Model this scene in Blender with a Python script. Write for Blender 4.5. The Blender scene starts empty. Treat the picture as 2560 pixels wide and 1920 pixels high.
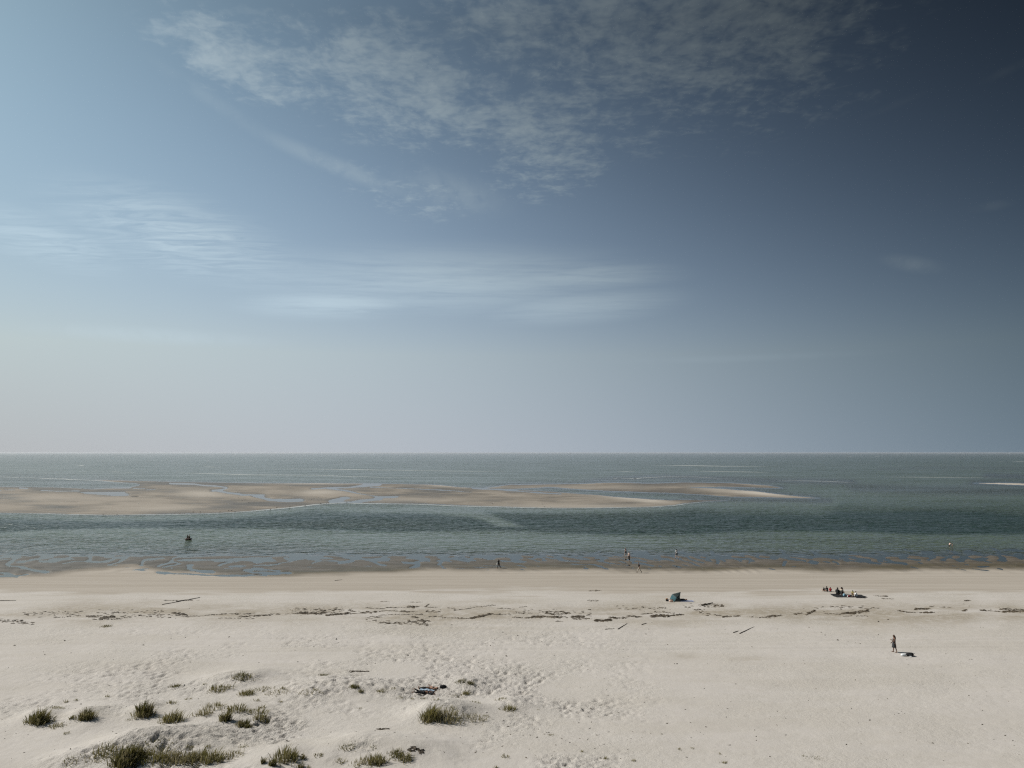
import bpy, math, random
import numpy as np
from mathutils import Vector, Matrix

# ------------------------------------------------------------------ camera / world / sun
SC = bpy.context.scene
COL = SC.collection
CAMZ = 21.0
F = 1923.0                       # focal length in pixels of the 2560 px wide photograph
PITCH = math.atan((1131.5 - 960) / F)
cam_d = bpy.data.cameras.new("camera")
cam_d.sensor_width = 36.0
cam_d.lens = 36.0 * F / 2560.0
cam_d.clip_start = 0.5
cam_d.clip_end = 200000.0
cam = bpy.data.objects.new("camera", cam_d)
COL.objects.link(cam)
cam.location = (0, 0, CAMZ)
cam.rotation_euler = (math.pi / 2 + PITCH, 0, 0)
SC.camera = cam

SUN_EL = math.radians(43.0)
SUN_AZ = math.radians(-75.0)     # clockwise from +Y
sun_dir = Vector((math.sin(SUN_AZ) * math.cos(SUN_EL), math.cos(SUN_AZ) * math.cos(SUN_EL), math.sin(SUN_EL)))
sun_d = bpy.data.lights.new("sun", 'SUN')
sun_d.energy = 4.6
sun_d.angle = math.radians(0.53)
sun_d.color = (1.0, 0.95, 0.88)
sun = bpy.data.objects.new("sun", sun_d)
COL.objects.link(sun)
sun.rotation_euler = (-sun_dir).to_track_quat('-Z', 'Y').to_euler()

SC.view_settings.view_transform = 'Standard'
SC.view_settings.look = 'None'
SC.view_settings.exposure = 0.0
SC.view_settings.gamma = 1.0
SC.view_settings.use_curve_mapping = False
SC.cycles.use_denoising = False          # keep the fine grain of sand and water
SC.cycles.use_adaptive_sampling = True
SC.cycles.adaptive_threshold = 0.015
SC.cycles.filter_width = 1.25
SC.cycles.max_bounces = 6
SC.cycles.volume_bounces = 0
SC.cycles.sample_clamp_direct = 1.3
SC.cycles.sample_clamp_indirect = 2.0


class NT:
    """small helper that writes shader nodes"""
    def __init__(self, tree):
        self.t = tree

    def node(self, kind, **kw):
        n = self.t.nodes.new(kind)
        for k, v in kw.items():
            setattr(n, k, v)
        return n

    def put(self, sock, v):
        if hasattr(v, 'is_output'):
            self.t.links.new(v, sock)
        elif v is not None:
            sock.default_value = v

    def math(self, op, a, b=None, c=None, clamp=False):
        n = self.node('ShaderNodeMath', operation=op)
        n.use_clamp = clamp
        for i, v in enumerate((a, b, c)):
            if v is not None:
                self.put(n.inputs[i], v)
        return n.outputs[0]

    def add(self, a, b): return self.math('ADD', a, b)
    def sub(self, a, b): return self.math('SUBTRACT', a, b)
    def mul(self, a, b): return self.math('MULTIPLY', a, b)

    def ramp(self, v, lo, hi, smooth=True, a=0.0, b=1.0):
        n = self.node('ShaderNodeMapRange')
        n.interpolation_type = 'SMOOTHSTEP' if smooth else 'LINEAR'
        n.clamp = True
        for i, x in enumerate((v, lo, hi, a, b)):
            self.put(n.inputs[i], x)
        return n.outputs[0]

    def mix(self, f, a, b, mode='MIX'):
        n = self.node('ShaderNodeMix', data_type='RGBA', blend_type=mode)
        self.put(n.inputs[0], f)
        self.put(n.inputs[6], a)
        self.put(n.inputs[7], b)
        return n.outputs[2]

    def noise(self, vec, scale, detail=4.0, rough=0.55, dist=0.0):
        n = self.node('ShaderNodeTexNoise')
        self.put(n.inputs['Vector'], vec)
        self.put(n.inputs['Scale'], scale)
        self.put(n.inputs['Detail'], detail)
        self.put(n.inputs['Roughness'], rough)
        self.put(n.inputs['Distortion'], dist)
        return n.outputs[0]

    def comb(self, x, y, z):
        n = self.node('ShaderNodeCombineXYZ')
        for i, v in enumerate((x, y, z)):
            self.put(n.inputs[i], v)
        return n.outputs[0]

    def sep(self, v):
        n = self.node('ShaderNodeSeparateXYZ')
        self.put(n.inputs[0], v)
        return n.outputs

    def mapping(self, v, scale=(1, 1, 1), rot=(0, 0, 0), loc=(0, 0, 0)):
        n = self.node('ShaderNodeMapping')
        self.put(n.inputs[0], v)
        n.inputs['Scale'].default_value = scale
        n.inputs['Rotation'].default_value = rot
        n.inputs['Location'].default_value = loc
        return n.outputs[0]

    def link(self, a, b): self.t.links.new(a, b)


def pix_dir(px, py):
    """direction of sight through a pixel of the photograph (to place things of the place)"""
    cp, sp = math.cos(PITCH), math.sin(PITCH)
    a, b = (px - 1280.0), (960.0 - py)
    return np.array([a, F * cp - b * sp, F * sp + b * cp])


def azel(px, py):
    d = pix_dir(px, py)
    d = d / np.linalg.norm(d)
    return math.degrees(math.atan2(d[0], d[1])), math.degrees(math.asin(d[2]))


def build_world():
    w = bpy.data.worlds.new("World")
    SC.world = w
    w.use_nodes = True
    w.cycles.sampling_method = 'MANUAL'
    w.cycles.sample_map_resolution = 512
    t = w.node_tree
    t.nodes.clear()
    N = NT(t)
    out = N.node('ShaderNodeOutputWorld')
    bg = N.node('ShaderNodeBackground')
    sky = N.node('ShaderNodeTexSky', sky_type='NISHITA')
    sky.sun_disc = False
    sky.sun_elevation = SUN_EL
    sky.sun_rotation = SUN_AZ
    sky.altitude = 0.0
    sky.air_density = 1.0
    sky.dust_density = 1.0
    sky.ozone_density = 1.5
    tc = N.node('ShaderNodeTexCoord')
    d = tc.outputs['Generated']
    x, y, z = N.sep(d)
    # tone of the clear sky: falls off away from the sun and with height, as the light in the photograph does
    nrm = N.comb(x, y, N.math('MAXIMUM', z, 0.125))
    N.link(nrm, sky.inputs[0])
    dp = N.node('ShaderNodeVectorMath', operation='DOT_PRODUCT')
    N.link(d, dp.inputs[0])
    dp.inputs[1].default_value = sun_dir
    sv = N.math('MAXIMUM', N.math('MINIMUM', dp.outputs['Value'], 0.8), -0.3)
    zv = N.math('MAXIMUM', N.math('MINIMUM', z, 0.5), 0.0)
    szv, ssv, zzv = N.mul(sv, zv), N.mul(sv, sv), N.mul(zv, zv)
    chan = []
    for c in ((-2.359, 1.879, -3.023, 8.95, -3.523, -6.041), (-2.526, 1.457, -2.037, 9.083, -3.0, -7.058),
              (-2.521, 1.248, -1.898, 8.943, -2.922, -7.231)):
        e = N.add(N.add(N.add(N.mul(sv, c[1]), c[0]), N.add(N.mul(zv, c[2]), N.mul(szv, c[3]))),
                  N.add(N.mul(ssv, c[4]), N.mul(zzv, c[5])))
        chan.append(N.math('EXPONENT', e))
    vm = N.node('ShaderNodeVectorMath', operation='MULTIPLY')
    N.link(sky.outputs[0], vm.inputs[0])
    N.link(N.comb(*chan), vm.inputs[1])
    base = vm.outputs[0]
    # coordinates: a flat cloud layer above, and angles
    zc = N.math('MAXIMUM', z, 0.02)
    layer = N.comb(N.math('DIVIDE', x, zc), N.math('DIVIDE', y, zc), 0.0)
    az = N.mul(N.math('ARCTAN2', x, y), 180 / math.pi)
    el = N.mul(N.math('ARCSINE', z), 180 / math.pi)

    def ell(px, py, rx, ry, rot=0.0, soft=0.6):
        """soft patch of sky round a direction, radii in degrees"""
        a0, e0 = azel(px, py)
        u, v = N.sub(az, a0), N.sub(el, e0)
        c, s_ = math.cos(math.radians(rot)), math.sin(math.radians(rot))
        p = N.add(N.mul(u, c / rx), N.mul(v, s_ / rx))
        q = N.add(N.mul(u, -s_ / ry), N.mul(v, c / ry))
        r = N.math('SQRT', N.add(N.mul(p, p), N.mul(q, q)))
        return N.ramp(r, 1.0, 1.0 - soft)

    def vmax(*a):
        r = a[0]
        for b in a[1:]:
            r = N.math('MAXIMUM', r, b)
        return r

    # altocumulus field: puffs of several sizes, thinning towards the edge of the field
    wob = N.noise(layer, 3.0, 2, 0.5)
    wv = N.node('ShaderNodeVectorMath', operation='ADD')
    N.link(layer, wv.inputs[0])
    N.link(N.comb(N.mul(wob, 0.12), N.mul(wob, -0.1), 0.0), wv.inputs[1])
    lay = wv.outputs[0]
    big = N.noise(lay, 2.2, 3, 0.5)
    puff = N.noise(lay, 9.5, 3, 0.5, 0.2)
    puff2 = N.noise(lay, 33.0, 4, 0.6, 0.3)
    wfib = N.noise(N.mapping(layer, (1.0, 0.3, 1.0), (0, 0, math.radians(35))), 16.0, 5, 0.6, 0.5)
    field = vmax(ell(1680, -130, 27, 15.5, -2, 0.72), ell(1000, 210, 16, 6.0, -9, 0.9), ell(620, 160, 9.5, 3.4, -14, 0.85), ell(1350, 330, 8, 6.5, 0, 0.95),
                 N.mul(ell(1010, 480, 9, 3.0, -8, 0.95), 0.35))
    cov = N.add(N.mul(field, 0.22), N.mul(N.sub(big, 0.5), 0.30))
    p = N.add(N.mul(puff, 0.46), N.add(N.mul(puff2, 0.34), N.mul(wfib, 0.20)))
    dens = N.add(p, N.sub(cov, 0.105))
    alto = N.add(N.mul(N.ramp(dens, 0.44, 0.62), 0.36), N.mul(N.ramp(dens, 0.54, 0.76), 0.44))
    alto = N.mul(alto, N.ramp(field, 0.0, 0.28))
    # wispy patch left, veil in the middle, old trail, small wisps
    lw = N.mapping(layer, (0.35, 1.0, 1.0), (0, 0, math.radians(-12)))
    wis = N.noise(lw, 9.0, 6, 0.62, 0.9)
    wis2 = N.noise(lw, 3.2, 5, 0.55, 0.5)
    wp = vmax(ell(440, 585, 10.5, 3.6, -10, 0.95), N.mul(ell(120, 600, 7, 2.2, -10, 0.9), 0.6))
    wisp = N.mul(N.mul(N.ramp(wis, 0.30, 0.70), wp), 0.70)
    la = N.comb(N.mul(az, 0.055), el, 0.0)
    st = N.noise(la, 0.85, 5, 0.6, 0.35)
    vp = vmax(ell(1130, 700, 19, 3.4, 1, 0.95), ell(1440, 690, 10, 1.5, -1, 0.9), N.mul(ell(1450, 765, 10, 1.7, 3, 0.9), 0.8), N.mul(ell(850, 760, 9, 1.5, 3, 0.9), 0.9))
    veil = N.mul(N.mul(N.ramp(N.add(N.mul(st, 0.7), N.mul(wis, 0.3)), 0.22, 0.62), vp), 0.70)
    tn = N.noise(N.comb(az, el, 3.0), 0.55, 5, 0.6, 0.4)
    trail = vmax(ell(840, 415, 8.6, 0.85, -17, 0.95), N.mul(ell(1130, 480, 6.0, 2.0, -12, 0.95), 0.8),
                 N.mul(ell(560, 270, 7.0, 0.7, -24, 0.95), 0.4))
    trail = N.mul(N.mul(trail, N.ramp(tn, 0.25, 0.62)), 0.36)
    sm = vmax(ell(2280, 660, 2.6, 0.75, -16, 0.95), N.mul(ell(2480, 515, 1.6, 0.45, 0, 0.95), 0.5),
              N.mul(ell(2530, 170, 2.4, 0.4, 14, 0.95), 0.5), N.mul(ell(2230, 265, 3.0, 0.35, 12, 0.95), 0.2),
              N.mul(ell(1870, 895, 12.0, 0.4, 0, 0.95), 0.3), N.mul(ell(400, 840, 10.0, 0.8, 0, 0.95), 0.5))
    small = N.mul(N.mul(sm, N.ramp(tn, 0.2, 0.6)), 0.28)
    cl = N.sub(1.0, N.mul(N.mul(N.sub(1.0, alto), N.sub(1.0, wisp)),
                          N.mul(N.sub(1.0, veil), N.mul(N.sub(1.0, trail), N.sub(1.0, small)))))
    # clouds take the light of the sky round them: brighter towards the sun
    bw = N.node('ShaderNodeRGBToBW')
    N.link(base, bw.inputs[0])
    lum = N.math('POWER', bw.outputs[0], 0.80)
    cc = N.node('ShaderNodeVectorMath', operation='SCALE')
    cc.inputs[0].default_value = (0.82, 1.0, 1.16)
    N.put(cc.inputs['Scale'], N.mul(lum, 1.30))
    hs = N.node('ShaderNodeHueSaturation')
    N.link(N.mix(cl, base, cc.outputs[0]), hs.inputs['Color'])
    hs.inputs['Saturation'].default_value = 0.88
    vt = N.node('ShaderNodeVectorMath', operation='MULTIPLY')
    N.link(hs.outputs[0], vt.inputs[0])
    vt.inputs[1].default_value = (0.968, 1.010, 0.995)
    col = vt.outputs[0]
    N.link(col, bg.inputs[0])
    bg.inputs[1].default_value = 1.0
    N.link(bg.outputs[0], out.inputs[0])


build_world()


# ------------------------------------------------------------------ numeric helpers
def hash2(ix, iy, seed):
    h = (ix * 374761393 + iy * 668265263 + seed * 974634521) & 0xFFFFFFFF
    h = ((h ^ (h >> 13)) * 1274126177) & 0xFFFFFFFF
    return ((h ^ (h >> 16)) & 0xFFFFFF) / float(0xFFFFFF)


def vnoise(x, y, seed=0):
    x = np.asarray(x, float); y = np.asarray(y, float)
    fx, fy = np.floor(x), np.floor(y)
    ix, iy = fx.astype(np.int64), fy.astype(np.int64)
    tx, ty = x - fx, y - fy
    tx = tx * tx * tx * (tx * (tx * 6 - 15) + 10)
    ty = ty * ty * ty * (ty * (ty * 6 - 15) + 10)
    a, b = hash2(ix, iy, seed), hash2(ix + 1, iy, seed)
    c, d = hash2(ix, iy + 1, seed), hash2(ix + 1, iy + 1, seed)
    return (a + (b - a) * tx) * (1 - ty) + (c + (d - c) * tx) * ty - 0.5


def fbm(x, y, seed=0, octaves=4, gain=0.5):
    s, a = 0.0, 1.0
    c, sn = math.cos(0.6), math.sin(0.6)
    for i in range(octaves):
        s = s + a * vnoise(x, y, seed + 17 * i)
        x, y = (x * c - y * sn) * 2.03 + 3.7, (x * sn + y * c) * 2.03 + 1.3
        a *= gain
    return s


def sstep(a, b, x):
    t = np.clip((x - a) / (b - a), 0, 1)
    return t * t * (3 - 2 * t)


def seg_dist(u, v, pts, ky):
    best = np.full(u.shape, 1e9)
    for (x1, y1), (x2, y2) in zip(pts[:-1], pts[1:]):
        ax, ay, bx, by = x1, y1 * ky, x2, y2 * ky
        dx, dy = bx - ax, by - ay
        t = np.clip(((u - ax) * dx + (v * ky - ay) * dy) / (dx * dx + dy * dy + 1e-9), 0, 1)
        best = np.minimum(best, np.hypot(u - ax - t * dx, v * ky - ay - t * dy))
    return best


def inside(u, v, poly):
    r = np.zeros(u.shape, bool)
    n = len(poly)
    for i in range(n):
        (x1, y1), (x2, y2) = poly[i], poly[(i + 1) % n]
        if y1 == y2:
            continue
        c = ((y1 > v) != (y2 > v)) & (u < (x2 - x1) * (v - y1) / (y2 - y1) + x1)
        r ^= c
    return r


def sdist(u, v, poly, ky=2.2):
    d = seg_dist(u, v, list(poly) + [poly[0]], ky)
    return np.where(inside(u, v, poly), d, -d)


def to_uv(x, y):
    """pixel of the photograph in which a point at sea level shows"""
    cp, sp = math.cos(PITCH), math.sin(PITCH)
    dep = np.maximum(y * cp - CAMZ * sp, 8.0)
    up = -y * sp - CAMZ * cp
    return 1280 + F * x / dep, 960 - F * up / dep


def zl(pts, x0, y0, k=640 / 2212.0):
    return [(x0 + a * k, y0 + b * k) for a, b in pts]


# tidal channels and pools of the wet flat, and the outline of the sandbar (traced, then laid on the ground)
WL = lambda p: zl(p, 0, 1110)
WM = lambda p: zl(p, 640, 1110)
WR = lambda p: zl(p, 1280, 1110)
WS = lambda p: zl(p, 1920, 1110)
RUNNELS = [  # (points, half width in pixels)
    (WL([(-60, 990), (80, 975), (185, 983), (100, 1020), (85, 1045), (145, 1060), (240, 1080), (330, 1098), (390, 1105)]), 5.0),
    (WL([(-60, 1110), (40, 1112), (150, 1135), (230, 1130)]), 6.0),
    (WL([(-60, 1145), (160, 1145)]), 6.0),
    (WL([(150, 1030), (280, 1005), (380, 990), (470, 982)]), 2.5),
    (WL([(380, 1015), (470, 1010), (520, 1000)]), 6.0),
    (WL([(770, 975), (735, 1012), (860, 1018), (940, 1000), (1010, 984), (1090, 976)]), 4.0),
    (WL([(1100, 985), (1020, 1020), (950, 1042)]), 2.6),
    (WL([(1290, 990), (1210, 1030), (1190, 1045)]), 3.0),
    (WL([(1250, 998), (1420, 990)]), 4.0),
    (WL([(1690, 955), (1560, 972), (1510, 995), (1500, 1020), (1430, 1040), (1340, 1055)]), 3.0),
    (WL([(1400, 1062), (1580, 1038), (1500, 1018)]), 3.0),
    (WL([(1380, 1110), (1500, 1122), (1700, 1135), (2000, 1138), (2300, 1138)]), 5.0),
    (WL([(1660, 1050), (1640, 1082), (1700, 1102), (1830, 1108)]), 4.5),
    (WL([(1880, 1010), (2050, 1000), (2300, 985)]), 6.0),
    (WL([(1900, 1052), (1960, 1032), (2100, 1012), (2250, 998)]), 2.6),
    (WL([(2150, 1090), (2260, 1085)]), 6.0),
    (WM([(-20, 1005), (40, 990), (90, 985), (60, 1010), (10, 1022)]), 4.0),
    (WM([(-10, 1046), (100, 1045), (200, 1030), (290, 1015)]), 3.0),
    (WM([(0, 1075), (90, 1085), (200, 1095)]), 5.0),
    (WM([(0, 1110), (150, 1122), (300, 1115)]), 6.0),
    (WM([(250, 985), (300, 1006), (430, 990), (445, 960), (480, 942), (600, 945)]), 3.6),
    (WM([(330, 975), (400, 970)]), 9.0),
    (WM([(450, 997), (530, 1000), (480, 1028)]), 3.4),
    (WM([(725, 1030), (760, 1018), (815, 1010)]), 5.0),
    (WM([(810, 1008), (860, 996), (790, 975), (770, 952), (700, 950)]), 2.6),
    (WM([(860, 992), (900, 965), (980, 960)]), 2.6),
    (WM([(955, 1000), (1055, 998)]), 3.4),
    (WM([(1000, 1005), (1060, 1040), (1110, 1050)]), 3.6),
    (WM([(1050, 1000), (1110, 982), (1160, 968)]), 2.6),
    (WM([(1310, 985), (1380, 990), (1430, 1005), (1370, 1015), (1390, 1045), (1340, 1060), (1310, 1065)]), 3.4),
    (WM([(1580, 1008), (1615, 1008), (1595, 1040)]), 3.6),
    (WM([(1630, 990), (1700, 995), (1830, 1020), (1880, 980), (1930, 976)]), 3.0),
    (WM([(2000, 992), (2060, 978), (2160, 968), (2260, 980)]), 6.0),
    (WM([(2140, 1010), (2300, 1016)]), 4.0),
    (WR([(90, 978), (160, 1000), (230, 1020)]), 2.6),
    (WR([(150, 992), (260, 970), (330, 990)]), 3.0),
    (WR([(340, 990), (430, 970), (540, 985), (600, 975), (740, 930)]), 3.0),
    (WR([(560, 1035), (700, 1045)]), 2.0),
    (WR([(750, 985), (800, 985), (790, 1005), (770, 1012)]), 5.0),
    (WR([(790, 1015), (830, 1030), (920, 1040)]), 2.6),
    (WR([(1025, 998), (1100, 1000)]), 4.6),
    (WR([(1070, 1025), (1150, 1035), (1220, 1055)]), 4.0),
    (WR([(1070, 935), (1160, 945), (1220, 975)]), 9.0),
    (WR([(1240, 988), (1310, 993), (1385, 1003)]), 4.0),
    (WR([(1450, 930), (1500, 945), (1570, 962)]), 5.0),
    (WR([(1690, 992), (1780, 987), (1770, 1000), (1795, 1030)]), 3.4),
    (WR([(1740, 930), (1760, 960), (1790, 985), (1900, 985), (2050, 995), (2070, 1030)]), 3.4),
    (WS([(110, 920), (170, 965), (190, 990), (330, 1010)]), 3.2),
    (WS([(20, 975), (70, 985)]), 5.0),
    (WS([(150, 1015), (150, 1050)]), 3.0),
    (WS([(360, 925), (380, 945), (430, 968)]), 4.4),
    (WS([(395, 1015), (420, 1025)]), 4.0),
    (WS([(400, 985), (520, 968), (680, 990), (780, 1022)]), 2.6),
    (WS([(560, 1015), (610, 1040)]), 3.0),
    (WS([(700, 935), (830, 970), (940, 990), (980, 1020), (1180, 1032)]), 3.2),
    (WS([(930, 935), (1050, 945)]), 4.6),
    (WS([(1180, 912), (1230, 922)]), 4.0),
    (WS([(1330, 932), (1410, 932), (1380, 955)]), 6.0),
    (WS([(1000, 962), (1150, 980), (1310, 1000)]), 2.2),
    (WS([(1530, 922), (1640, 945)]), 4.6),
    (WS([(1740, 928), (1790, 945)]), 8.0),
    (WS([(1480, 965), (1700, 1020)]), 2.2),
    (WS([(1720, 975), (1940, 1030)]), 2.2),
    (WS([(1930, 905), (1985, 932), (1950, 942), (2080, 968), (2300, 1000)]), 3.2),
    (WS([(2040, 915), (2300, 925)]), 4.0),
]
BAR_NEAR = WL([(-900, 580), (-300, 588), (0, 593), (300, 598), (600, 606), (900, 613), (1200, 610), (1500, 605), (1800, 597), (2000, 590), (2212, 575)]) \
    + WM([(200, 555), (400, 535), (600, 515), (760, 505), (1000, 510), (1400, 515), (1800, 530), (2212, 545)]) \
    + WR([(400, 552), (800, 550), (1200, 542), (1400, 528), (1500, 510), (1700, 494), (1860, 486)])
BAR_MAIN = BAR_NEAR + WR([(1700, 487), (1520, 482), (1350, 486), (1000, 465), (600, 430), (300, 408), (0, 396)]) \
    + WM([(1860, 380), (1500, 352), (1100, 344), (500, 340), (0, 338)]) \
    + WL([(1500, 328), (1100, 318), (830, 309), (1000, 325), (1190, 345), (1195, 362), (1100, 374), (900, 380), (780, 390), (500, 375), (0, 371), (-900, 372)])
BAR_UPPER = WM([(1980, 384), (2212, 390)]) + WR([(300, 372), (600, 390), (900, 405), (1300, 420), (1650, 436), (1900, 456), (2212, 459)]) \
    + WS([(200, 466), (410, 469), (200, 445), (0, 420)]) + WR([(1900, 394), (1700, 383), (1500, 374), (1800, 368), (2212, 380)]) \
    + WS([(110, 380), (0, 362)]) + WR([(2212, 360), (1900, 338), (1500, 334), (1200, 342), (800, 335), (600, 346), (300, 350), (0, 352)]) + WM([(2100, 372)])
BAR_FAR_RIGHT = WS([(1770, 337), (2000, 338), (2212, 342), (2600, 346), (2600, 362), (2212, 357), (2000, 348)])
SHOALS = [  # submerged banks: points, half width, depth
    (WR([(640, 330), (900, 300), (1300, 285), (1800, 300), (2212, 318)]) + WS([(300, 320), (700, 330)]), 22.0, -0.10),
    (WS([(760, 380), (1200, 390), (1700, 400), (2300, 412)]), 34.0, -0.16),
    (WS([(1900, 275), (2300, 285)]), 22.0, -0.10),
    (WS([(980, 215), (1500, 205), (2300, 215)]), 14.0, -0.35),
    (WR([(1500, 480), (1900, 475)]) + WS([(100, 480), (500, 490)]), 26.0, -0.12),
    (WM([(620, 530), (900, 545), (1500, 560), (1900, 600), (2300, 750)]), 26.0, -0.9),
    (WL([(0, 300), (600, 330), (1000, 350)]), 60.0, -0.22),
]
BAR_POOLS = [
    (WL([(690, 420), (760, 410), (1090, 410), (1135, 440), (1120, 452), (960, 452), (750, 435)]), None),
    (WL([(160, 383), (230, 386)]), 3.0), (WL([(60, 398), (120, 397)]), 2.4), (WL([(-50, 402), (25, 402)]), 2.0),
    (WL([(375, 401), (480, 407), (690, 407)]), 2.4), (WL([(1260, 395), (1330, 394)]), 2.6), (WL([(1180, 459), (1215, 457)]), 2.2),
    (WL([(1140, 384), (1250, 386)]), 2.2), (WL([(800, 388), (900, 381), (1100, 378)]), 3.0),
    (WL([(1480, 342), (1700, 348), (1950, 378), (1890, 398)]), 3.4),
    (WL([(1830, 404), (1890, 398)]), 5.0),
    (WL([(1890, 408), (2000, 425), (2080, 440), (2150, 438), (2260, 440)]), 4.4),
    (WM([(-30, 450), (60, 465), (130, 485), (300, 486), (385, 484)]), 7.0),
    (WM([(500, 389), (640, 380), (800, 378), (880, 368), (1060, 350)]), 4.0),
    (WM([(940, 360), (1060, 350)]), 7.0),
    (WM([(640, 388), (800, 405), (880, 428), (1000, 445), (1060, 460)]), 4.0),
    (WM([(1030, 465), (1130, 460), (1220, 457)]), 5.5),
    (WM([(1060, 475), (940, 490), (840, 504)]), 6.0),
    (WM([(800, 466), (730, 480), (650, 505)]), 8.0),
    (WM([(700, 505), (880, 508)]), 5.0),
    (WM([(1000, 372), (1300, 385), (1700, 405), (1860, 418)]), 2.0),
    (WM([(1880, 385), (2212, 402)]) + WR([(120, 412), (300, 424), (430, 431)]), 2.6),
    (WM([(2170, 402), (2230, 402)]), 3.0),
]


def pts_at(px, py, z0):
    d = pix_dir(px, py)
    t = (z0 - CAMZ) / d[2]
    return d[0] * t, d[1] * t


BEACH_D = np.array([-80, 0, 35, 50, 75, 95, 105, 115, 122, 130, 135, 138, 148, 158, 163, 172, 188, 197, 206, 230, 252, 300, 400, 600, 1000, 3000])
BEACH_Z = np.array([3.0, 2.8, 2.2, 1.75, 1.42, 1.12, 0.95, 0.62, 0.40, 0.19, 0.125, 0.10, 0.075, 0.03, -0.10, -0.35, -0.7, -1.1, -2.2, -2.7, -2.6, -2.2, -1.5, -1.6, -3, -5])

# low dunes: (px, py on the sand, radius across, radius in depth, height)
MOUNDS = [(430, 1868, 4.4, 2.6, 0.75), (320, 1880, 2.2, 2.0, 0.35), (900, 1880, 3.0, 2.4, 0.62), (700, 1900, 2.6, 2.2, 0.4), (600, 1700, 3.2, 3.0, 0.55),
          (560, 1790, 3.6, 3.4, 0.35), (230, 1795, 2.6, 3.4, 0.35), (100, 1795, 1.6, 2.0, 0.35), (900, 1722, 4.2, 3.0, 0.42), (1120, 1785, 2.8, 2.4, 0.70),
          (1165, 1712, 1.7, 1.8, 0.42), (1280, 1765, 2.2, 2.2, 0.35), (430, 1780, 2.6, 2.6, 0.30), (1050, 1885, 2.6, 2.2, 0.40), (760, 1730, 3.4, 2.6, 0.30),
          (365, 1785, 1.1, 1.6, 0.28), (215, 1795, 1.0, 1.2, 0.22), (1080, 1795, 1.5, 1.4, 0.25), (180, 1905, 2.0, 1.6, 0.3)]
MOUNDS = [pts_at(a, b, 1.55) + (c, d, e) for a, b, c, d, e in MOUNDS]
DUNE_UP = sstep


def trodden(x, y):
    """how churned the dry sand is: most in the dunes, little on the open beach"""
    near = np.interp(y, [58, 74, 95], [1.0, 0.55, 0.15])
    lft = np.interp(x / np.maximum(y, 20.0), [-0.62, -0.45, -0.1, 0.05, 0.20], [0.35, 0.9, 1.0, 0.9, 0.0])
    t = 0.035 + 0.05 * vnoise(x / 8.0, y / 8.0, 78) + 0.9 * lft * near * np.clip(0.40 + 2.4 * fbm(x / 5.5, y / 5.5, 77, 2), 0.03, 1)
    return np.clip(t, 0, 1) * np.interp(y, [80, 100, 110], [1.0, 0.7, 0.0])


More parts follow.
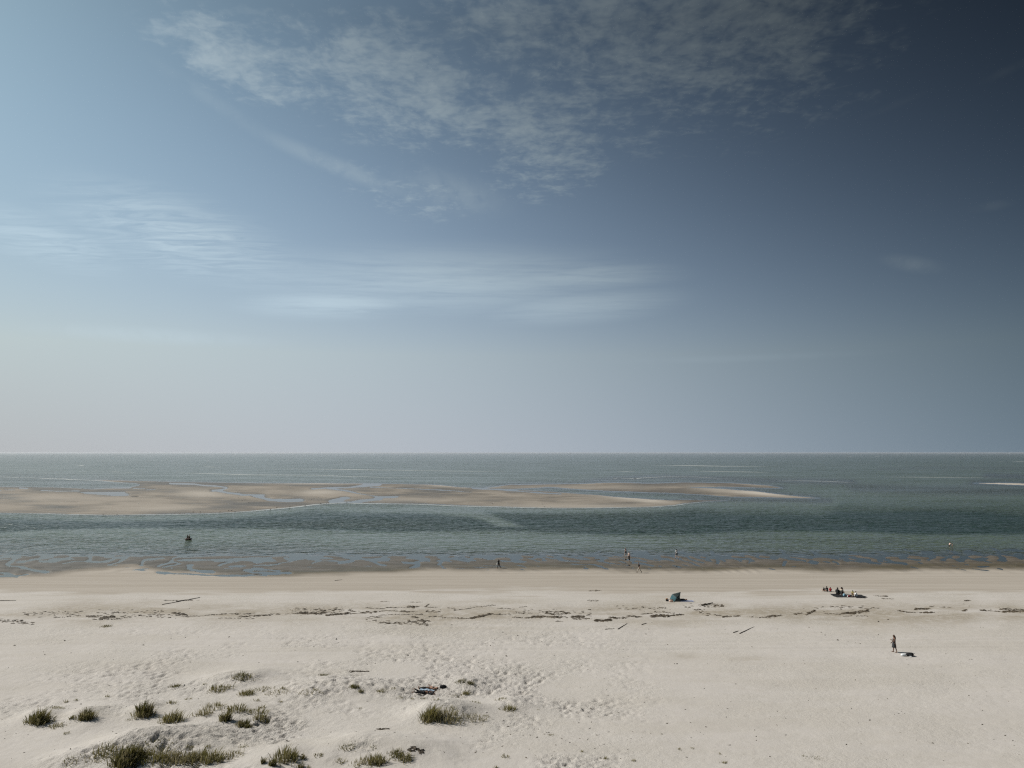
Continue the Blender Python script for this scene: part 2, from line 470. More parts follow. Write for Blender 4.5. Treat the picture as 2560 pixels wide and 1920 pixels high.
def height(x, y, fine=True):
    x = np.asarray(x, float); y = np.asarray(y, float)
    u, v = to_uv(x, y)
    z = np.interp(y + sstep(163, 180, y) * 22 * fbm(x / 55.0, y / 70.0, 2, 3), BEACH_D, BEACH_Z)
    shore = np.interp(y, [100, 125], [1.0, 0.0])
    z = z + shore * (0.16 * fbm(x / 19.0, y / 13.0, 3, 3) + 0.06 * fbm(x / 4.0, y / 3.0, 5, 3))
    # dunes and foot-trodden sand
    dz = 0.0
    nd = y < 92
    if nd.any():
        xd, yd = x[nd], y[nd]
        w1 = xd + 0.5 * vnoise(xd / 1.3, yd / 1.3, 51); w2 = yd + 0.5 * vnoise(xd / 1.3 + 9, yd / 1.3, 52)
        for mx, my, rx, ry, h in MOUNDS:
            dz = dz + 1.3 * h * np.exp(-(((w1 - mx) / rx) ** 2 + ((w2 - my) / ry) ** 2) * 1.1)
        z = np.array(z); z[nd] += dz
    if fine and (y < 112).any():
        trod = trodden(x, y)
        pits = vnoise(x / 0.42, y / 0.5, 81)
        pits2 = vnoise(x / 0.24, y / 0.3, 82)
        z = z + trod * (-0.72 * np.clip(-pits - 0.08, 0, 1) + 0.24 * np.abs(pits2) + 0.09 * fbm(x / 0.9, y / 0.9, 83, 3))
        # wheel tracks along the beach
        for dd, wdt, dep in ((82.0, 0.32, 0.10), (83.8, 0.32, 0.08), (78.6, 0.30, 0.09), (80.3, 0.30, 0.07), (108.5, 0.45, 0.05), (110.8, 0.45, 0.05)):
            yy = dd + 1.2 * vnoise(x / 24.0, dd, 90) + 0.02 * x
            z = z - dep * np.exp(-((y - yy) / wdt) ** 2) * np.clip(0.7 + 1.2 * vnoise(x / 9.0, dd, 91), 0.1, 1)
    if not ((v < 1460).any()):
        return z
    # wet flat with ridges and runnels
    flat = sstep(1376, 1392, v) * (1 - sstep(1426, 1440, v))
    slope = np.interp(u, [0, 800, 1400, 1900, 2560], [0.26, 0.10, -0.02, -0.12, -0.16])
    ph = (v + slope * u) / 15.0 + 1.5 * fbm(u / 150.0, v / 22.0, 31, 3)
    ridge = np.sin(2 * np.pi * ph)
    z = z + flat * (0.042 * ridge + 0.085 * fbm(u / 60.0, v / 8.0, 33, 3) - 0.022)
    uu = u + 14 * fbm(u / 55.0, v / 14.0, 41, 3)
    vv = v + 3.0 * fbm(u / 40.0, v / 10.0, 42, 3)
    sel = (v > 1370) & (v < 1455)
    if sel.any():
        us, vs, zs = uu[sel], vv[sel], z[sel]
        for pts, w in RUNNELS:
            x0 = min(p[0] for p in pts) - 30; x1 = max(p[0] for p in pts) + 30
            k = (us > x0) & (us < x1)
            if k.any():
                dd = seg_dist(us[k], vs[k], pts, 2.4)
                ww = w * (1.35 + 1.3 * vnoise(us[k] / 17.0, vs[k] / 6.0, 49))
                c = sstep(1.5, 0.55, dd / np.maximum(ww, 1.0))
                zs[k] = zs[k] * (1 - c) - 0.038 * c
        z = z.copy(); z[sel] = zs
    # sandbar
    sel = (v < 1318) & (v > 1150)
    if sel.any():
        us, vs, zs = uu[sel], (v + 1.0 * fbm(u / 60.0, v / 6.0, 45, 3))[sel], z[sel]
        base = np.maximum(zs, np.interp(vs + 14 * fbm(us / 200.0, vs / 30.0, 46, 3), [1150, 1195, 1235, 1275, 1300], [-1.2, -0.9, -0.8, -1.7, -2.7]))
        for pts, w, dep in SHOALS:
            c = sstep(1.6, 0.2, seg_dist(us, vs, pts, 2.2) / w)
            base = np.maximum(base * (1 - c) + dep * c, base)
        for poly, top, k_out in ((BAR_MAIN, 0.42, 0.05), (BAR_UPPER, 0.30, 0.02), (BAR_FAR_RIGHT, 0.25, 0.02)):
            s = sdist(us, vs, poly)
            up = 0.015 + top * (1 - np.exp(-np.maximum(s, 0) / 26.0)) * (0.75 + 0.7 * fbm(us / 120.0, vs / 14.0, 47, 3))
            low = np.maximum(base, s * k_out)
            base = np.where(s > 0, np.maximum(base, up), np.maximum(base, low))
        for pts, w in BAR_POOLS:
            if w is None:
                c = sstep(-2.0, 3.0, sdist(us, vs, pts))
            else:
                c = sstep(1.5, 0.6, seg_dist(us, vs, pts, 2.4) / (w * (1.35 + 0.9 * vnoise(us / 25.0, vs / 5.0, 48))))
            base = base * (1 - c) + np.minimum(base, -0.038) * c
        z = z.copy(); z[sel] = base
    z = np.where(v <= 1150, -1.3, z)
    return z


def ground(px, py, n=9):
    """point of the ground that shows at a pixel"""
    d = pix_dir(px, py)
    z = 0.5
    for i in range(n):
        t = (z - CAMZ) / d[2]
        x, y = d[0] * t, d[1] * t
        z = 0.5 * z + 0.5 * max(0.0, float(height(np.array([x]), np.array([y]), False)[0]))
    t = (z - CAMZ) / d[2]
    x, y = d[0] * t, d[1] * t
    return Vector((x, y, float(height(np.array([x]), np.array([y]))[0])))


def hz(x, y):
    return float(height(np.array([x]), np.array([y]))[0])


def v_to_d(v):
    return pts_at(1280, v, 0.0)[1]


# ------------------------------------------------------------------ materials
def mat(name):
    m = bpy.data.materials.new(name)
    m.use_nodes = True
    m.node_tree.nodes.clear()
    N = NT(m.node_tree)
    N.out = N.node('ShaderNodeOutputMaterial')
    return m, N


def attr(N, name):
    n = N.node('ShaderNodeAttribute', attribute_name=name)
    return n.outputs['Fac']


def simple(name, col, rough=0.8, var=0.15, scale=14.0, bump=0.0, spec=0.3):
    m, N = mat(name)
    b = N.node('ShaderNodeBsdfPrincipled')
    tc = N.node('ShaderNodeTexCoord')
    n = N.noise(tc.outputs['Object'], scale, 4)
    c0 = tuple(max(0.0, c * (1 - var)) for c in col) + (1,)
    c1 = tuple(min(1.0, c * (1 + var)) for c in col) + (1,)
    N.link(N.mix(N.ramp(n, 0.3, 0.7), c0, c1), b.inputs['Base Color'])
    b.inputs['Roughness'].default_value = rough
    b.inputs['Specular IOR Level'].default_value = spec
    if bump:
        bp = N.node('ShaderNodeBump')
        bp.inputs['Strength'].default_value = bump
        bp.inputs['Distance'].default_value = 0.02
        N.link(n, bp.inputs['Height'])
        N.link(bp.outputs[0], b.inputs['Normal'])
    N.link(b.outputs[0], N.out.inputs[0])
    return m


def sand_material():
    m, N = mat("sand")
    b = N.node('ShaderNodeBsdfPrincipled')
    tc = N.node('ShaderNodeTexCoord')
    p = tc.outputs['Object']
    wet, damp, stain, pale = attr(N, 'wet'), attr(N, 'damp'), attr(N, 'stain'), attr(N, 'pale')
    n1 = N.noise(p, 0.11, 4, 0.55)
    n2 = N.noise(p, 1.3, 5, 0.6)
    n3 = N.noise(p, 9.0, 4, 0.65)
    streak = N.noise(N.mapping(p, (0.035, 0.9, 1)), 1.0, 5, 0.6)
    dry = N.mix(N.ramp(n1, 0.35, 0.65), (0.472, 0.440, 0.408, 1), (0.455, 0.425, 0.389, 1))
    dry = N.mix(N.mul(N.ramp(n2, 0.35, 0.75), 0.35), dry, (0.41, 0.377, 0.330, 1))
    dry = N.mix(N.mul(N.ramp(n3, 0.5, 0.8), 0.4), dry, (0.34, 0.305, 0.26, 1))
    dry = N.mix(N.mul(N.ramp(N.noise(N.mapping(p, (0.05, 0.22, 1)), 1.0, 4, 0.6), 0.42, 0.68), 0.45), dry, (0.405, 0.372, 0.325, 1))
    dampc = N.mix(N.ramp(streak, 0.35, 0.65), (0.375, 0.336, 0.288, 1), (0.325, 0.287, 0.240, 1))
    wetc = N.mix(N.ramp(N.noise(N.mapping(p, (0.08, 0.5, 1)), 1.0, 4, 0.6), 0.35, 0.65), (0.135, 0.112, 0.084, 1), (0.090, 0.073, 0.049, 1))
    c = N.mix(N.mul(stain, N.ramp(n2, 0.3, 0.6, True, 0.5, 1.0)), dry, (0.295, 0.258, 0.205, 1))
    c = N.mix(damp, c, dampc)
    c = N.mix(wet, c, wetc)
    c = N.mix(N.mul(attr(N, 'algae'), 0.75), c, (0.085, 0.070, 0.036, 1))
    c = N.mix(pale, c, (0.45, 0.41, 0.355, 1))
    N.link(c, b.inputs['Base Color'])
    N.link(N.ramp(wet, 0.2, 1.0, True, 0.95, 0.45), b.inputs['Roughness'])
    b.inputs['Specular IOR Level'].default_value = 0.25
    bp = N.node('ShaderNodeBump')
    hgt = N.add(N.mul(n3, 0.05), N.mul(N.noise(p, 2.6, 5, 0.65, 0.3), 0.17))
    dryness = N.mul(N.mul(N.sub(1.0, wet), N.sub(1.0, N.mul(damp, 0.85))), N.add(N.mul(attr(N, 'trod'), 1.3), N.ramp(n1, 0.42, 0.62, True, 0.14, 0.36)))
    N.put(bp.inputs['Strength'], N.mul(dryness, 1.0))
    bp.inputs['Distance'].default_value = 1.0
    N.link(hgt, bp.inputs['Height'])
    N.link(bp.outputs[0], b.inputs['Normal'])
    N.link(b.outputs[0], N.out.inputs[0])
    return m


def water_material():
    m, N = mat("sea_water")
    geo = N.node('ShaderNodeNewGeometry')
    p = geo.outputs['Position']
    dep = attr(N, 'depth')
    # chop
    chop = attr(N, 'chop')
    w1 = N.noise(N.mapping(p, (0.42, 0.62, 1), (0, 0, 0.12)), 1.0, 2, 0.45, 0.3)
    w2 = N.noise(N.mapping(p, (0.10, 0.20, 1), (0, 0, -0.2)), 1.0, 3, 0.5, 0.4)
    w3 = N.noise(N.mapping(p, (0.012, 0.03, 1)), 1.0, 3, 0.5)
    gust = N.ramp(w3, 0.3, 0.7, True, 0.6, 1.25)
    bp = N.node('ShaderNodeBump')
    N.link(N.add(w1, N.mul(w2, 1.6)), bp.inputs['Height'])
    N.put(bp.inputs['Strength'], N.mul(N.mul(chop, gust), 0.9))
    bp.inputs['Distance'].default_value = 1.3
    body = N.mix(N.ramp(dep, 0.15, 2.4), (0.120, 0.158, 0.095, 1), (0.011, 0.028, 0.019, 1))
    body = N.mix(N.ramp(w3, 0.4, 0.75), body, N.mix(0.5, body, (0.05, 0.066, 0.052, 1)))
    df = N.node('ShaderNodeBsdfDiffuse')
    N.link(body, df.inputs['Color'])
    N.link(bp.outputs[0], df.inputs['Normal'])
    tr = N.node('ShaderNodeBsdfTransparent')
    tr.inputs[0].default_value = (0.80, 0.84, 0.80, 1)
    a = N.sub(1.0, N.math('EXPONENT', N.mul(dep, -2.0)))
    ms = N.node('ShaderNodeMixShader')
    N.link(a, ms.inputs[0]); N.link(tr.outputs[0], ms.inputs[1]); N.link(df.outputs[0], ms.inputs[2])
    gl = N.node('ShaderNodeBsdfGlossy')
    N.link(bp.outputs[0], gl.inputs['Normal'])
    N.put(gl.inputs['Roughness'], N.add(N.mul(chop, 0.17), 0.04))
    fr = N.node('ShaderNodeFresnel')
    N.put(fr.inputs['IOR'], N.ramp(chop, 0.0, 0.5, True, 1.55, 1.36))
    N.link(bp.outputs[0], fr.inputs['Normal'])
    ms2 = N.node('ShaderNodeMixShader')
    N.link(N.mul(fr.outputs[0], N.sub(1.0, N.mul(chop, N.ramp(dep, 1.1, 2.3, True, 0.06, 0.30)))), ms2.inputs[0]); N.link(ms.outputs[0], ms2.inputs[1]); N.link(gl.outputs[0], ms2.inputs[2])
    N.link(ms2.outputs[0], N.out.inputs[0])
    return m


M_SAND = sand_material()
M_WATER = water_material()
M_FOAM = simple("foam", (0.42, 0.44, 0.43), 0.7, 0.12, 0.6)


# ------------------------------------------------------------------ mesh helpers
def mesh_from(name, verts, faces, m=None, smooth=True):
    me = bpy.data.meshes.new(name)
    v = np.asarray(verts, dtype=np.float32)
    f = faces if isinstance(faces, np.ndarray) else None
    if f is not None:
        nf, k = f.shape
        me.vertices.add(len(v)); me.vertices.foreach_set('co', v.ravel())
        me.loops.add(nf * k); me.loops.foreach_set('vertex_index', f.astype(np.int32).ravel())
        me.polygons.add(nf)
        me.polygons.foreach_set('loop_start', np.arange(0, nf * k, k, dtype=np.int32))
        me.polygons.foreach_set('loop_total', np.full(nf, k, dtype=np.int32))
        if smooth:
            me.polygons.foreach_set('use_smooth', np.ones(nf, bool))
        me.update(calc_edges=True)
    else:
        me.from_pydata([tuple(map(float, q)) for q in v], [], faces)
        if smooth:
            me.polygons.foreach_set('use_smooth', np.ones(len(me.polygons), bool))
        me.update()
    if m is not None:
        me.materials.append(m)
    return me


def link(name, me, parent=None, **props):
    o = bpy.data.objects.new(name, me)
    COL.objects.link(o)
    if parent is not None:
        o.parent = parent
    for k, v in props.items():
        o[k] = v
    return o


def grid_faces(nr, nc):
    i = np.arange(nr - 1)[:, None] * nc + np.arange(nc - 1)[None, :]
    i = i.ravel()
    return np.stack([i, i + 1, i + nc + 1, i + nc], 1)


def fan_grid(ds, nc):
    """rows at distances ds (near to far), columns that widen with distance"""
    ds = np.asarray(ds, float)
    hw = np.maximum(0.80 * ds + 15.0, 62.0)
    X = hw[:, None] * np.linspace(-1, 1, nc)[None, :]
    Y = np.repeat(ds[:, None], nc, 1)
    return X, Y


def set_attr(me, name, val):
    a = me.attributes.new(name, 'FLOAT', 'POINT')
    a.data.foreach_set('value', np.asarray(val, np.float32).ravel())


def sand_attrs(me, X, Y, Z):
    u, v = to_uv(X, Y)
    nz = fbm(X / 9.0, Y / 14.0, 61, 4)
    nf = fbm(u / 120.0, v / 7.0, 62, 4)
    beach = v > 1330
    # visible row for raised ground
    vis = 1131.5 + (v - 1131.5) * (1 - Z / CAMZ)
    edge = np.interp(u, [-200, 0, 130, 220, 330, 420, 560, 720, 860, 1000, 1250, 1600, 2000, 2560], [1443, 1442, 1438, 1426, 1418, 1432, 1440, 1441, 1434, 1428, 1426, 1427, 1426, 1425])
    edge = edge + 6 * fbm(u / 160.0, v * 0, 63, 4)
    algae = np.exp(-((vis - edge + 8) / 7.0) ** 2) * np.clip(np.interp(u, [0, 500, 700, 2560], [0.0, 0.2, 0.7, 0.8]) + 1.6 * fbm(u / 150.0, v / 8.0, 69, 3), 0, 1)
    wet_b = np.clip((edge + 5.0 - vis) / 13.0 + 0.35 * nf * sstep(20, 5, vis - edge), 0, 1)
    damp_b = sstep(1490, 1474, vis + 16 * nf + 8 * fbm(u / 300.0, v / 30.0, 64, 3))
    band = 1530 + 10 * fbm(u / 330.0, 0 * v, 65, 3) + np.interp(u, [0, 300, 900, 1800, 2560], [12, 4, 0, 0, 2])
    wid = 22 + 26 * fbm(u / 210.0, 0 * v, 66, 3)
    stain = np.exp(-((vis - band) / np.maximum(wid, 6)) ** 2) * np.clip(0.75 + 1.5 * fbm(u / 130.0, v / 16.0, 67, 3), 0, 1)
    for sx, sy, rx, ry, q in ((1715, 1640, 34, 9, 0.55), (1880, 1648, 60, 7, 0.5), (1800, 1515, 40, 9, 0.7), (1480, 1505, 22, 6, 0.4), (100, 1545, 90, 18, 0.45), (2200, 1530, 90, 10, 0.3)):
        stain = np.maximum(stain, q * np.exp(-((u - sx) / rx) ** 2 - ((vis - sy) / ry) ** 2) * np.clip(0.7 + nf, 0, 1))
    stain = np.where(beach, stain, 0)
    # sandbar: mostly damp, wet low down, pale dry crests
    nb = fbm(u / 140.0, v / 10.0, 68, 4) + 0.45 * fbm(u / 46.0, v / 2.6, 70, 4, 0.6)
    wet_s = np.clip(0.92 - Z * 1.3 + 0.6 * nb, 0.30, 1)
    pale = np.zeros_like(Z)
    for (sx, sy, rx, ry, q, rot) in ((506, 1236, 62, 9, 0.55, 0.02), (380, 1272, 110, 7, 0.5, -0.02), (800, 1232, 62, 7, 0.6, -0.02), (1590, 1248, 90, 6, 0.95, 0.10),
                                (1420, 1266, 240, 6, 0.45, 0.0), (1885, 1231, 130, 6.5, 0.95, 0.085), (1150, 1216, 90, 3, 0.7, 0.03), (800, 1208.5, 110, 3, 0.6, 0.0), (2500, 1209.5, 90, 4, 1.0, 0.03),
                                (1440, 1219, 200, 5, 0.30, 0.0), (1900, 1210, 60, 4, 0.5, 0.03), (150, 1246, 160, 7, 0.25, 0.0), (1000, 1250, 160, 6, 0.3, 0.0)):
        uu, vv = u - sx, v - sy - rot * (u - sx)
        pale = np.maximum(pale, q * np.exp(-(uu / rx) ** 2 - (vv / ry) ** 2) * np.clip(0.9 + 1.0 * nb, 0, 1))
    pale = np.where(beach, 0, pale * (Z > 0.0))
    set_attr(me, 'wet', np.where(beach, wet_b, wet_s * (1 - 0.8 * pale)))
    set_attr(me, 'damp', np.where(beach, damp_b, 1.0))
    set_attr(me, 'stain', stain)
    set_attr(me, 'trod', np.where(beach, trodden(X, Y), 0))
    set_attr(me, 'algae', algae)
    set_attr(me, 'pale', pale)


# ------------------------------------------------------------------ the setting
def build_setting():
    # beach: fine rows towards the sea, coarse apron behind the viewpoint
    vs = np.concatenate([np.arange(2230, 1450, -1.65), np.arange(1450, 1352, -0.95)])
    ds = np.concatenate([[-80, -40, -15, 5, 20, 30], [v_to_d(v) for v in vs]])
    X, Y = fan_grid(ds, 1000)
    Z = height(X.ravel(), Y.ravel()).reshape(X.shape)
    me = mesh_from("beach", np.stack([X.ravel(), Y.ravel(), Z.ravel()], 1), grid_faces(*X.shape), M_SAND)
    sand_attrs(me, X.ravel(), Y.ravel(), Z.ravel())
    link("beach", me, kind="structure", label="pale dry sandy beach with low dunes and a darker wet edge")
    # sandbar and sea floor
    vs = np.arange(1353, 1151, -0.85)
    X, Y = fan_grid([v_to_d(v) for v in vs], 760)
    Z = height(X.ravel(), Y.ravel()).reshape(X.shape)
    me = mesh_from("sandbar", np.stack([X.ravel(), Y.ravel(), Z.ravel()], 1), grid_faces(*X.shape), M_SAND)
    sand_attrs(me, X.ravel(), Y.ravel(), Z.ravel())
    link("sandbar", me, kind="structure", label="long low sandbar with tidal pools across the channel")
    # sea
    vs = np.concatenate([np.arange(1452, 1370, -0.9), np.arange(1370, 1144, -1.0)])
    ds = np.concatenate([[v_to_d(v) for v in vs], np.geomspace(v_to_d(1143.0), 40000, 40)])
    X, Y = fan_grid(ds, 760)
    H = height(X.ravel(), Y.ravel())
    u, v = to_uv(X.ravel(), Y.ravel())
    dep = np.clip(-H, 0.0, 6.0)
    me = mesh_from("sea", np.stack([X.ravel(), Y.ravel(), np.zeros(X.size)], 1), grid_faces(*X.shape), M_WATER)
    set_attr(me, 'depth', dep)
    set_attr(me, 'chop', sstep(0.045, 0.11, dep) * np.interp(v, [1132, 1160, 1300], [0.45, 0.6, 1.0]) * (0.68 + 0.32 * sstep(0.8, 2.0, dep)))
    link("sea", me, kind="structure", label="grey green sea water around the sandbar")


build_setting()


def foam_strip(pts, width, name="breaking_wave", hgt=0.5, gaps=0.0, seed=1, label="", kind="structure"):
    """a long low crest of broken water laid along a traced line"""
    rng = random.Random(seed)
    P = [np.array(pts_at(a, b, 0.0)) for a, b in pts]
    seg = [np.linalg.norm(b - a) for a, b in zip(P[:-1], P[1:])]
    L = sum(seg)
    n = max(8, int(L / max(width * 0.9, 1.0)))
    n = min(n, 260)
    verts, faces = [], []
    for i in range(n + 1):
        s = L * i / n
        k = 0
        while k < len(seg) - 1 and s > seg[k]:
            s -= seg[k]; k += 1
        t = (P[k + 1] - P[k]) / seg[k]
        c = P[k] + t * min(s, seg[k])
        nr = np.array([-t[1], t[0]])
        e = min(1.0, 3.0 * i / n, 3.0 * (n - i) / n)
        f = 0.9 + 0.7 * float(vnoise(i * 0.13, seed, 5))
        if gaps and vnoise(i * 0.35, seed + 3, 9) < gaps - 0.5:
            f = 0.02
        w = width * max(0.03, f * e) * 0.24
        h = 0.5 * hgt * max(0.02, f * e)
        c = c + nr * width * 0.6 * float(vnoise(i * 0.3, seed, 7))
        for q, hh in ((-1, -0.02), (-0.45, 0.7), (0.1, 1.0), (1, -0.02)):
            verts.append((c[0] + nr[0] * w * q, c[1] + nr[1] * w * q, 0.012 + max(-0.03, h * hh)))
    for i in range(n):
        for j in range(3):
            a = i * 4 + j
            faces.append((a, a + 1, a + 5, a + 4))
    me = mesh_from(name, verts, faces, M_FOAM)
    return link(name, me, kind=kind, label=label)


WAVES = [
    ([(-60, 1190), (0, 1192.5), (116, 1196), (240, 1201), (304, 1207), (341, 1210)], 7.0, 0.35, 0.25, "white foam line running onto the left end of the sandbar"),
    ([(415, 1181), (440, 1181.7), (540, 1185), (640, 1187.5), (790, 1188), (857, 1190.4), (973, 1194), (1130, 1195)], 6.0, 0.55, 0.2, "breaking wave just beyond the middle of the sandbar"),
    ([(650, 1170.8), (800, 1173), (930, 1175), (1068, 1177), (1290, 1179.5)], 8.0, 0.7, 0.2, "long thin breaking wave farther out than the middle wave"),
    ([(1529, 1178), (1627, 1179)], 6.0, 0.4, 0.4, "short foam streak beyond the right end of the sandbar"),
    ([(1720, 1177), (1830, 1179.5), (1930, 1181)], 7.0, 0.6, 0.25, "breaking wave off the right end of the sandbar"),
    ([(1612, 1164), (1690, 1164), (1800, 1165.5), (1940, 1166.5)], 12.0, 0.95, 0.3, "farthest thin white wave right of centre"),
    ([(188, 1163), (215, 1164)], 10.0, 0.9, 0.0, "small whitecap far out on the left"),
    ([(500, 1167), (551, 1168)], 9.0, 0.8, 0.3, "small whitecap left of centre far out"),
    ([(254, 1179), (350, 1182.5)], 6.0, 0.35, 0.5, "broken foam patch beyond the left end of the sandbar"),
    ([(1527, 1198.5), (1545, 1195), (1590, 1197), (1606, 1195), (1656, 1192), (1730, 1192), (1830, 1197)], 5.0, 0.28, 0.35, "foam on the shoal behind the right sandbar"),
    ([(2487, 1154), (2600, 1155)], 14.0, 0.7, 0.3, "thin whitecap far out at the right edge"),
    ([(1995, 1140), (2010, 1140)], 20.0, 1.0, 0.0, "tiny whitecap near the horizon right of centre"),
    ([(2115, 1141), (2130, 1140.5)], 20.0, 1.0, 0.0, "tiny whitecap near the horizon further right"),
    ([(2185, 1141), (2200, 1141)], 20.0, 1.0, 0.0, "tiny whitecap near the horizon toward the right edge"),
    ([(2190, 1192), (2320, 1193), (2480, 1194)], 6.0, 0.25, 0.5, "faint foam streak over the shoals at right"),
    ([(1940, 1201), (2060, 1203), (2140, 1207)], 5.0, 0.2, 0.5, "faint foam streak right of the sandbar tip"),
]
for i_, (pts_, w_, h_, g_, l_) in enumerate(WAVES):
    foam_strip(pts_, w_, "breaking_wave", h_ * 0.85, 0.0 if len(pts_) > 2 else g_, i_ + 3, l_)
foam_strip([(a, b + 1.2) for a, b in BAR_NEAR if a > -120], 7.0, "swash_foam", 0.24, 0.0, 44, "thin white swash line along the near edge of the sandbar", "stuff")


# ------------------------------------------------------------------ materials of the things
M = {}


def mt(name, col, rough=0.8, **k):
    if name not in M:
        M[name] = simple(name, col, rough, **k)
    return M[name]


mt('skin', (0.42, 0.25, 0.17), 0.55, var=0.06)
mt('skin_shaded', (0.17, 0.092, 0.06), 0.55, var=0.06)  # skin colour darkened to stand for backlit shade
mt('skin_pale', (0.60, 0.42, 0.34), 0.55, var=0.06)
mt('hair_dark', (0.018, 0.011, 0.008), 0.5, var=0.3)
mt('hair_brown', (0.06, 0.03, 0.015), 0.5, var=0.3)
mt('cloth_black', (0.012, 0.012, 0.013), 0.9)
mt('cloth_charcoal', (0.032, 0.034, 0.037), 0.9)
mt('cloth_white', (0.75, 0.75, 0.73), 0.85, var=0.05)
mt('cloth_grey', (0.42, 0.40, 0.36), 0.85)
mt('cloth_beige', (0.45, 0.40, 0.33), 0.85)
mt('cloth_red', (0.32, 0.018, 0.02), 0.85)
mt('cloth_green', (0.10, 0.17, 0.03), 0.85)
mt('cloth_yellow', (0.45, 0.42, 0.16), 0.85)
mt('cloth_blue', (0.28, 0.50, 0.62), 0.85)
mt('cloth_navy', (0.02, 0.03, 0.06), 0.85)
mt('cloth_brown', (0.10, 0.05, 0.03), 0.85)
mt('towel_blue', (0.30, 0.39, 0.48), 0.9)
mt('mat_grey_blue', (0.27, 0.29, 0.38), 0.8)
mt('plastic_white', (0.72, 0.74, 0.74), 0.4, var=0.04)
mt('tan_leather', (0.33, 0.19, 0.10), 0.6)
mt('tent_teal', (0.032, 0.100, 0.118), 0.55, var=0.12)
mt('tent_shaded', (0.026, 0.040, 0.038), 0.6)  # the teal fabric again, with the shade put into its colour
mt('pole_grey', (0.10, 0.11, 0.11), 0.4)
mt('raft_brown', (0.040, 0.016, 0.010), 0.45)
mt('raft_floor', (0.02, 0.018, 0.012), 0.6)
mt('eye_dark', (0.01, 0.008, 0.006), 0.2)
mt('lips', (0.25, 0.08, 0.07), 0.5)
mt('gull_white', (0.75, 0.75, 0.73), 0.7, var=0.03)
mt('wing_grey', (0.30, 0.31, 0.32), 0.7)
mt('bird_dark', (0.03, 0.026, 0.022), 0.7)
mt('beak', (0.45, 0.25, 0.03), 0.5)
mt('seaweed', (0.075, 0.058, 0.038), 0.75, var=0.5, scale=2.0)
mt('driftwood', (0.075, 0.060, 0.044), 0.9, var=0.3)


def grass_material(name, col, col2):
    m, N = mat(name)
    tc = N.node('ShaderNodeTexCoord')
    n = N.noise(tc.outputs['Object'], 2.5, 3)
    c = N.mix(N.ramp(n, 0.3, 0.7), col + (1,), col2 + (1,))
    d = N.node('ShaderNodeBsdfDiffuse'); t = N.node('ShaderNodeBsdfTranslucent')
    N.link(c, d.inputs[0]); N.link(c, t.inputs[0])
    ms = N.node('ShaderNodeMixShader')
    ms.inputs[0].default_value = 0.35
    N.link(d.outputs[0], ms.inputs[1]); N.link(t.outputs[0], ms.inputs[2])
    N.link(ms.outputs[0], N.out.inputs[0])
    M[name] = m


grass_material('grass_olive', (0.22, 0.190, 0.075), (0.135, 0.128, 0.042))
grass_material('grass_dark', (0.150, 0.132, 0.050), (0.090, 0.090, 0.028))
grass_material('grass_dry', (0.30, 0.265, 0.16), (0.22, 0.195, 0.10))


# ------------------------------------------------------------------ people
def round_cone_field(P, a, b, ra, rb):
    ab = b - a
    L2 = float(ab @ ab) + 1e-9
    t = np.clip(((P - a) @ ab) / L2, 0, 1)
    q = P - a - t[..., None] * ab
    return np.sqrt((q * q).sum(-1)) - (ra + (rb - ra) * t), t


def surface_nets(D, org, h):
    """turns a distance field on a grid into one closed quad surface"""
    s = D < 0
    nx, ny, nz = D.shape
    c = np.zeros((nx - 1, ny - 1, nz - 1), int)
    for i in (0, 1):
        for j in (0, 1):
            for k in (0, 1):
                c += s[i:nx - 1 + i, j:ny - 1 + j, k:nz - 1 + k]
    act = (c > 0) & (c < 8)
    idx = np.full(act.shape, -1)
    I = np.argwhere(act)
    idx[act] = np.arange(len(I))
    acc = np.zeros((len(I), 3)); cnt = np.zeros(len(I))
    cor = [(i, j, k) for i in (0, 1) for j in (0, 1) for k in (0, 1)]
    for a in range(8):
        for b in range(a + 1, 8):
            if sum(abs(p - q) for p, q in zip(cor[a], cor[b])) != 1:
                continue
            da = D[I[:, 0] + cor[a][0], I[:, 1] + cor[a][1], I[:, 2] + cor[a][2]]
            db = D[I[:, 0] + cor[b][0], I[:, 1] + cor[b][1], I[:, 2] + cor[b][2]]
            m = (da < 0) != (db < 0)
            t = np.where(m, da / np.where(m, da - db, 1), 0)
            p = np.array(cor[a])[None] + t[:, None] * (np.array(cor[b]) - np.array(cor[a]))[None]
            acc[m] += p[m]; cnt[m] += 1
    V = org + h * (I + acc / np.maximum(cnt, 1)[:, None])
    F_ = []
    for ax in range(3):
        b, cx = (ax + 1) % 3, (ax + 2) % 3
        s0 = np.take(s, range(D.shape[ax] - 1), ax); s1 = np.take(s, range(1, D.shape[ax]), ax)
        E = np.argwhere(s0 != s1)
        E = E[(E[:, b] > 0) & (E[:, cx] > 0) & (E[:, b] < D.shape[b] - 1) & (E[:, cx] < D.shape[cx] - 1)]
        flip = s1[E[:, 0], E[:, 1], E[:, 2]]
        eb = np.zeros(3, int); eb[b] = 1
        ec = np.zeros(3, int); ec[cx] = 1
        g = lambda o: idx[(E - o)[:, 0], (E - o)[:, 1], (E - o)[:, 2]]
        q = np.stack([g(eb + ec), g(ec), g(0 * eb), g(eb)], 1)
        q[flip] = q[flip][:, ::-1]
        F_.append(q)
    return V, np.concatenate(F_)


def rot_to(v, ang, axis):
    return np.array(Matrix.Rotation(ang, 3, axis)) @ v


D2R = math.pi / 180


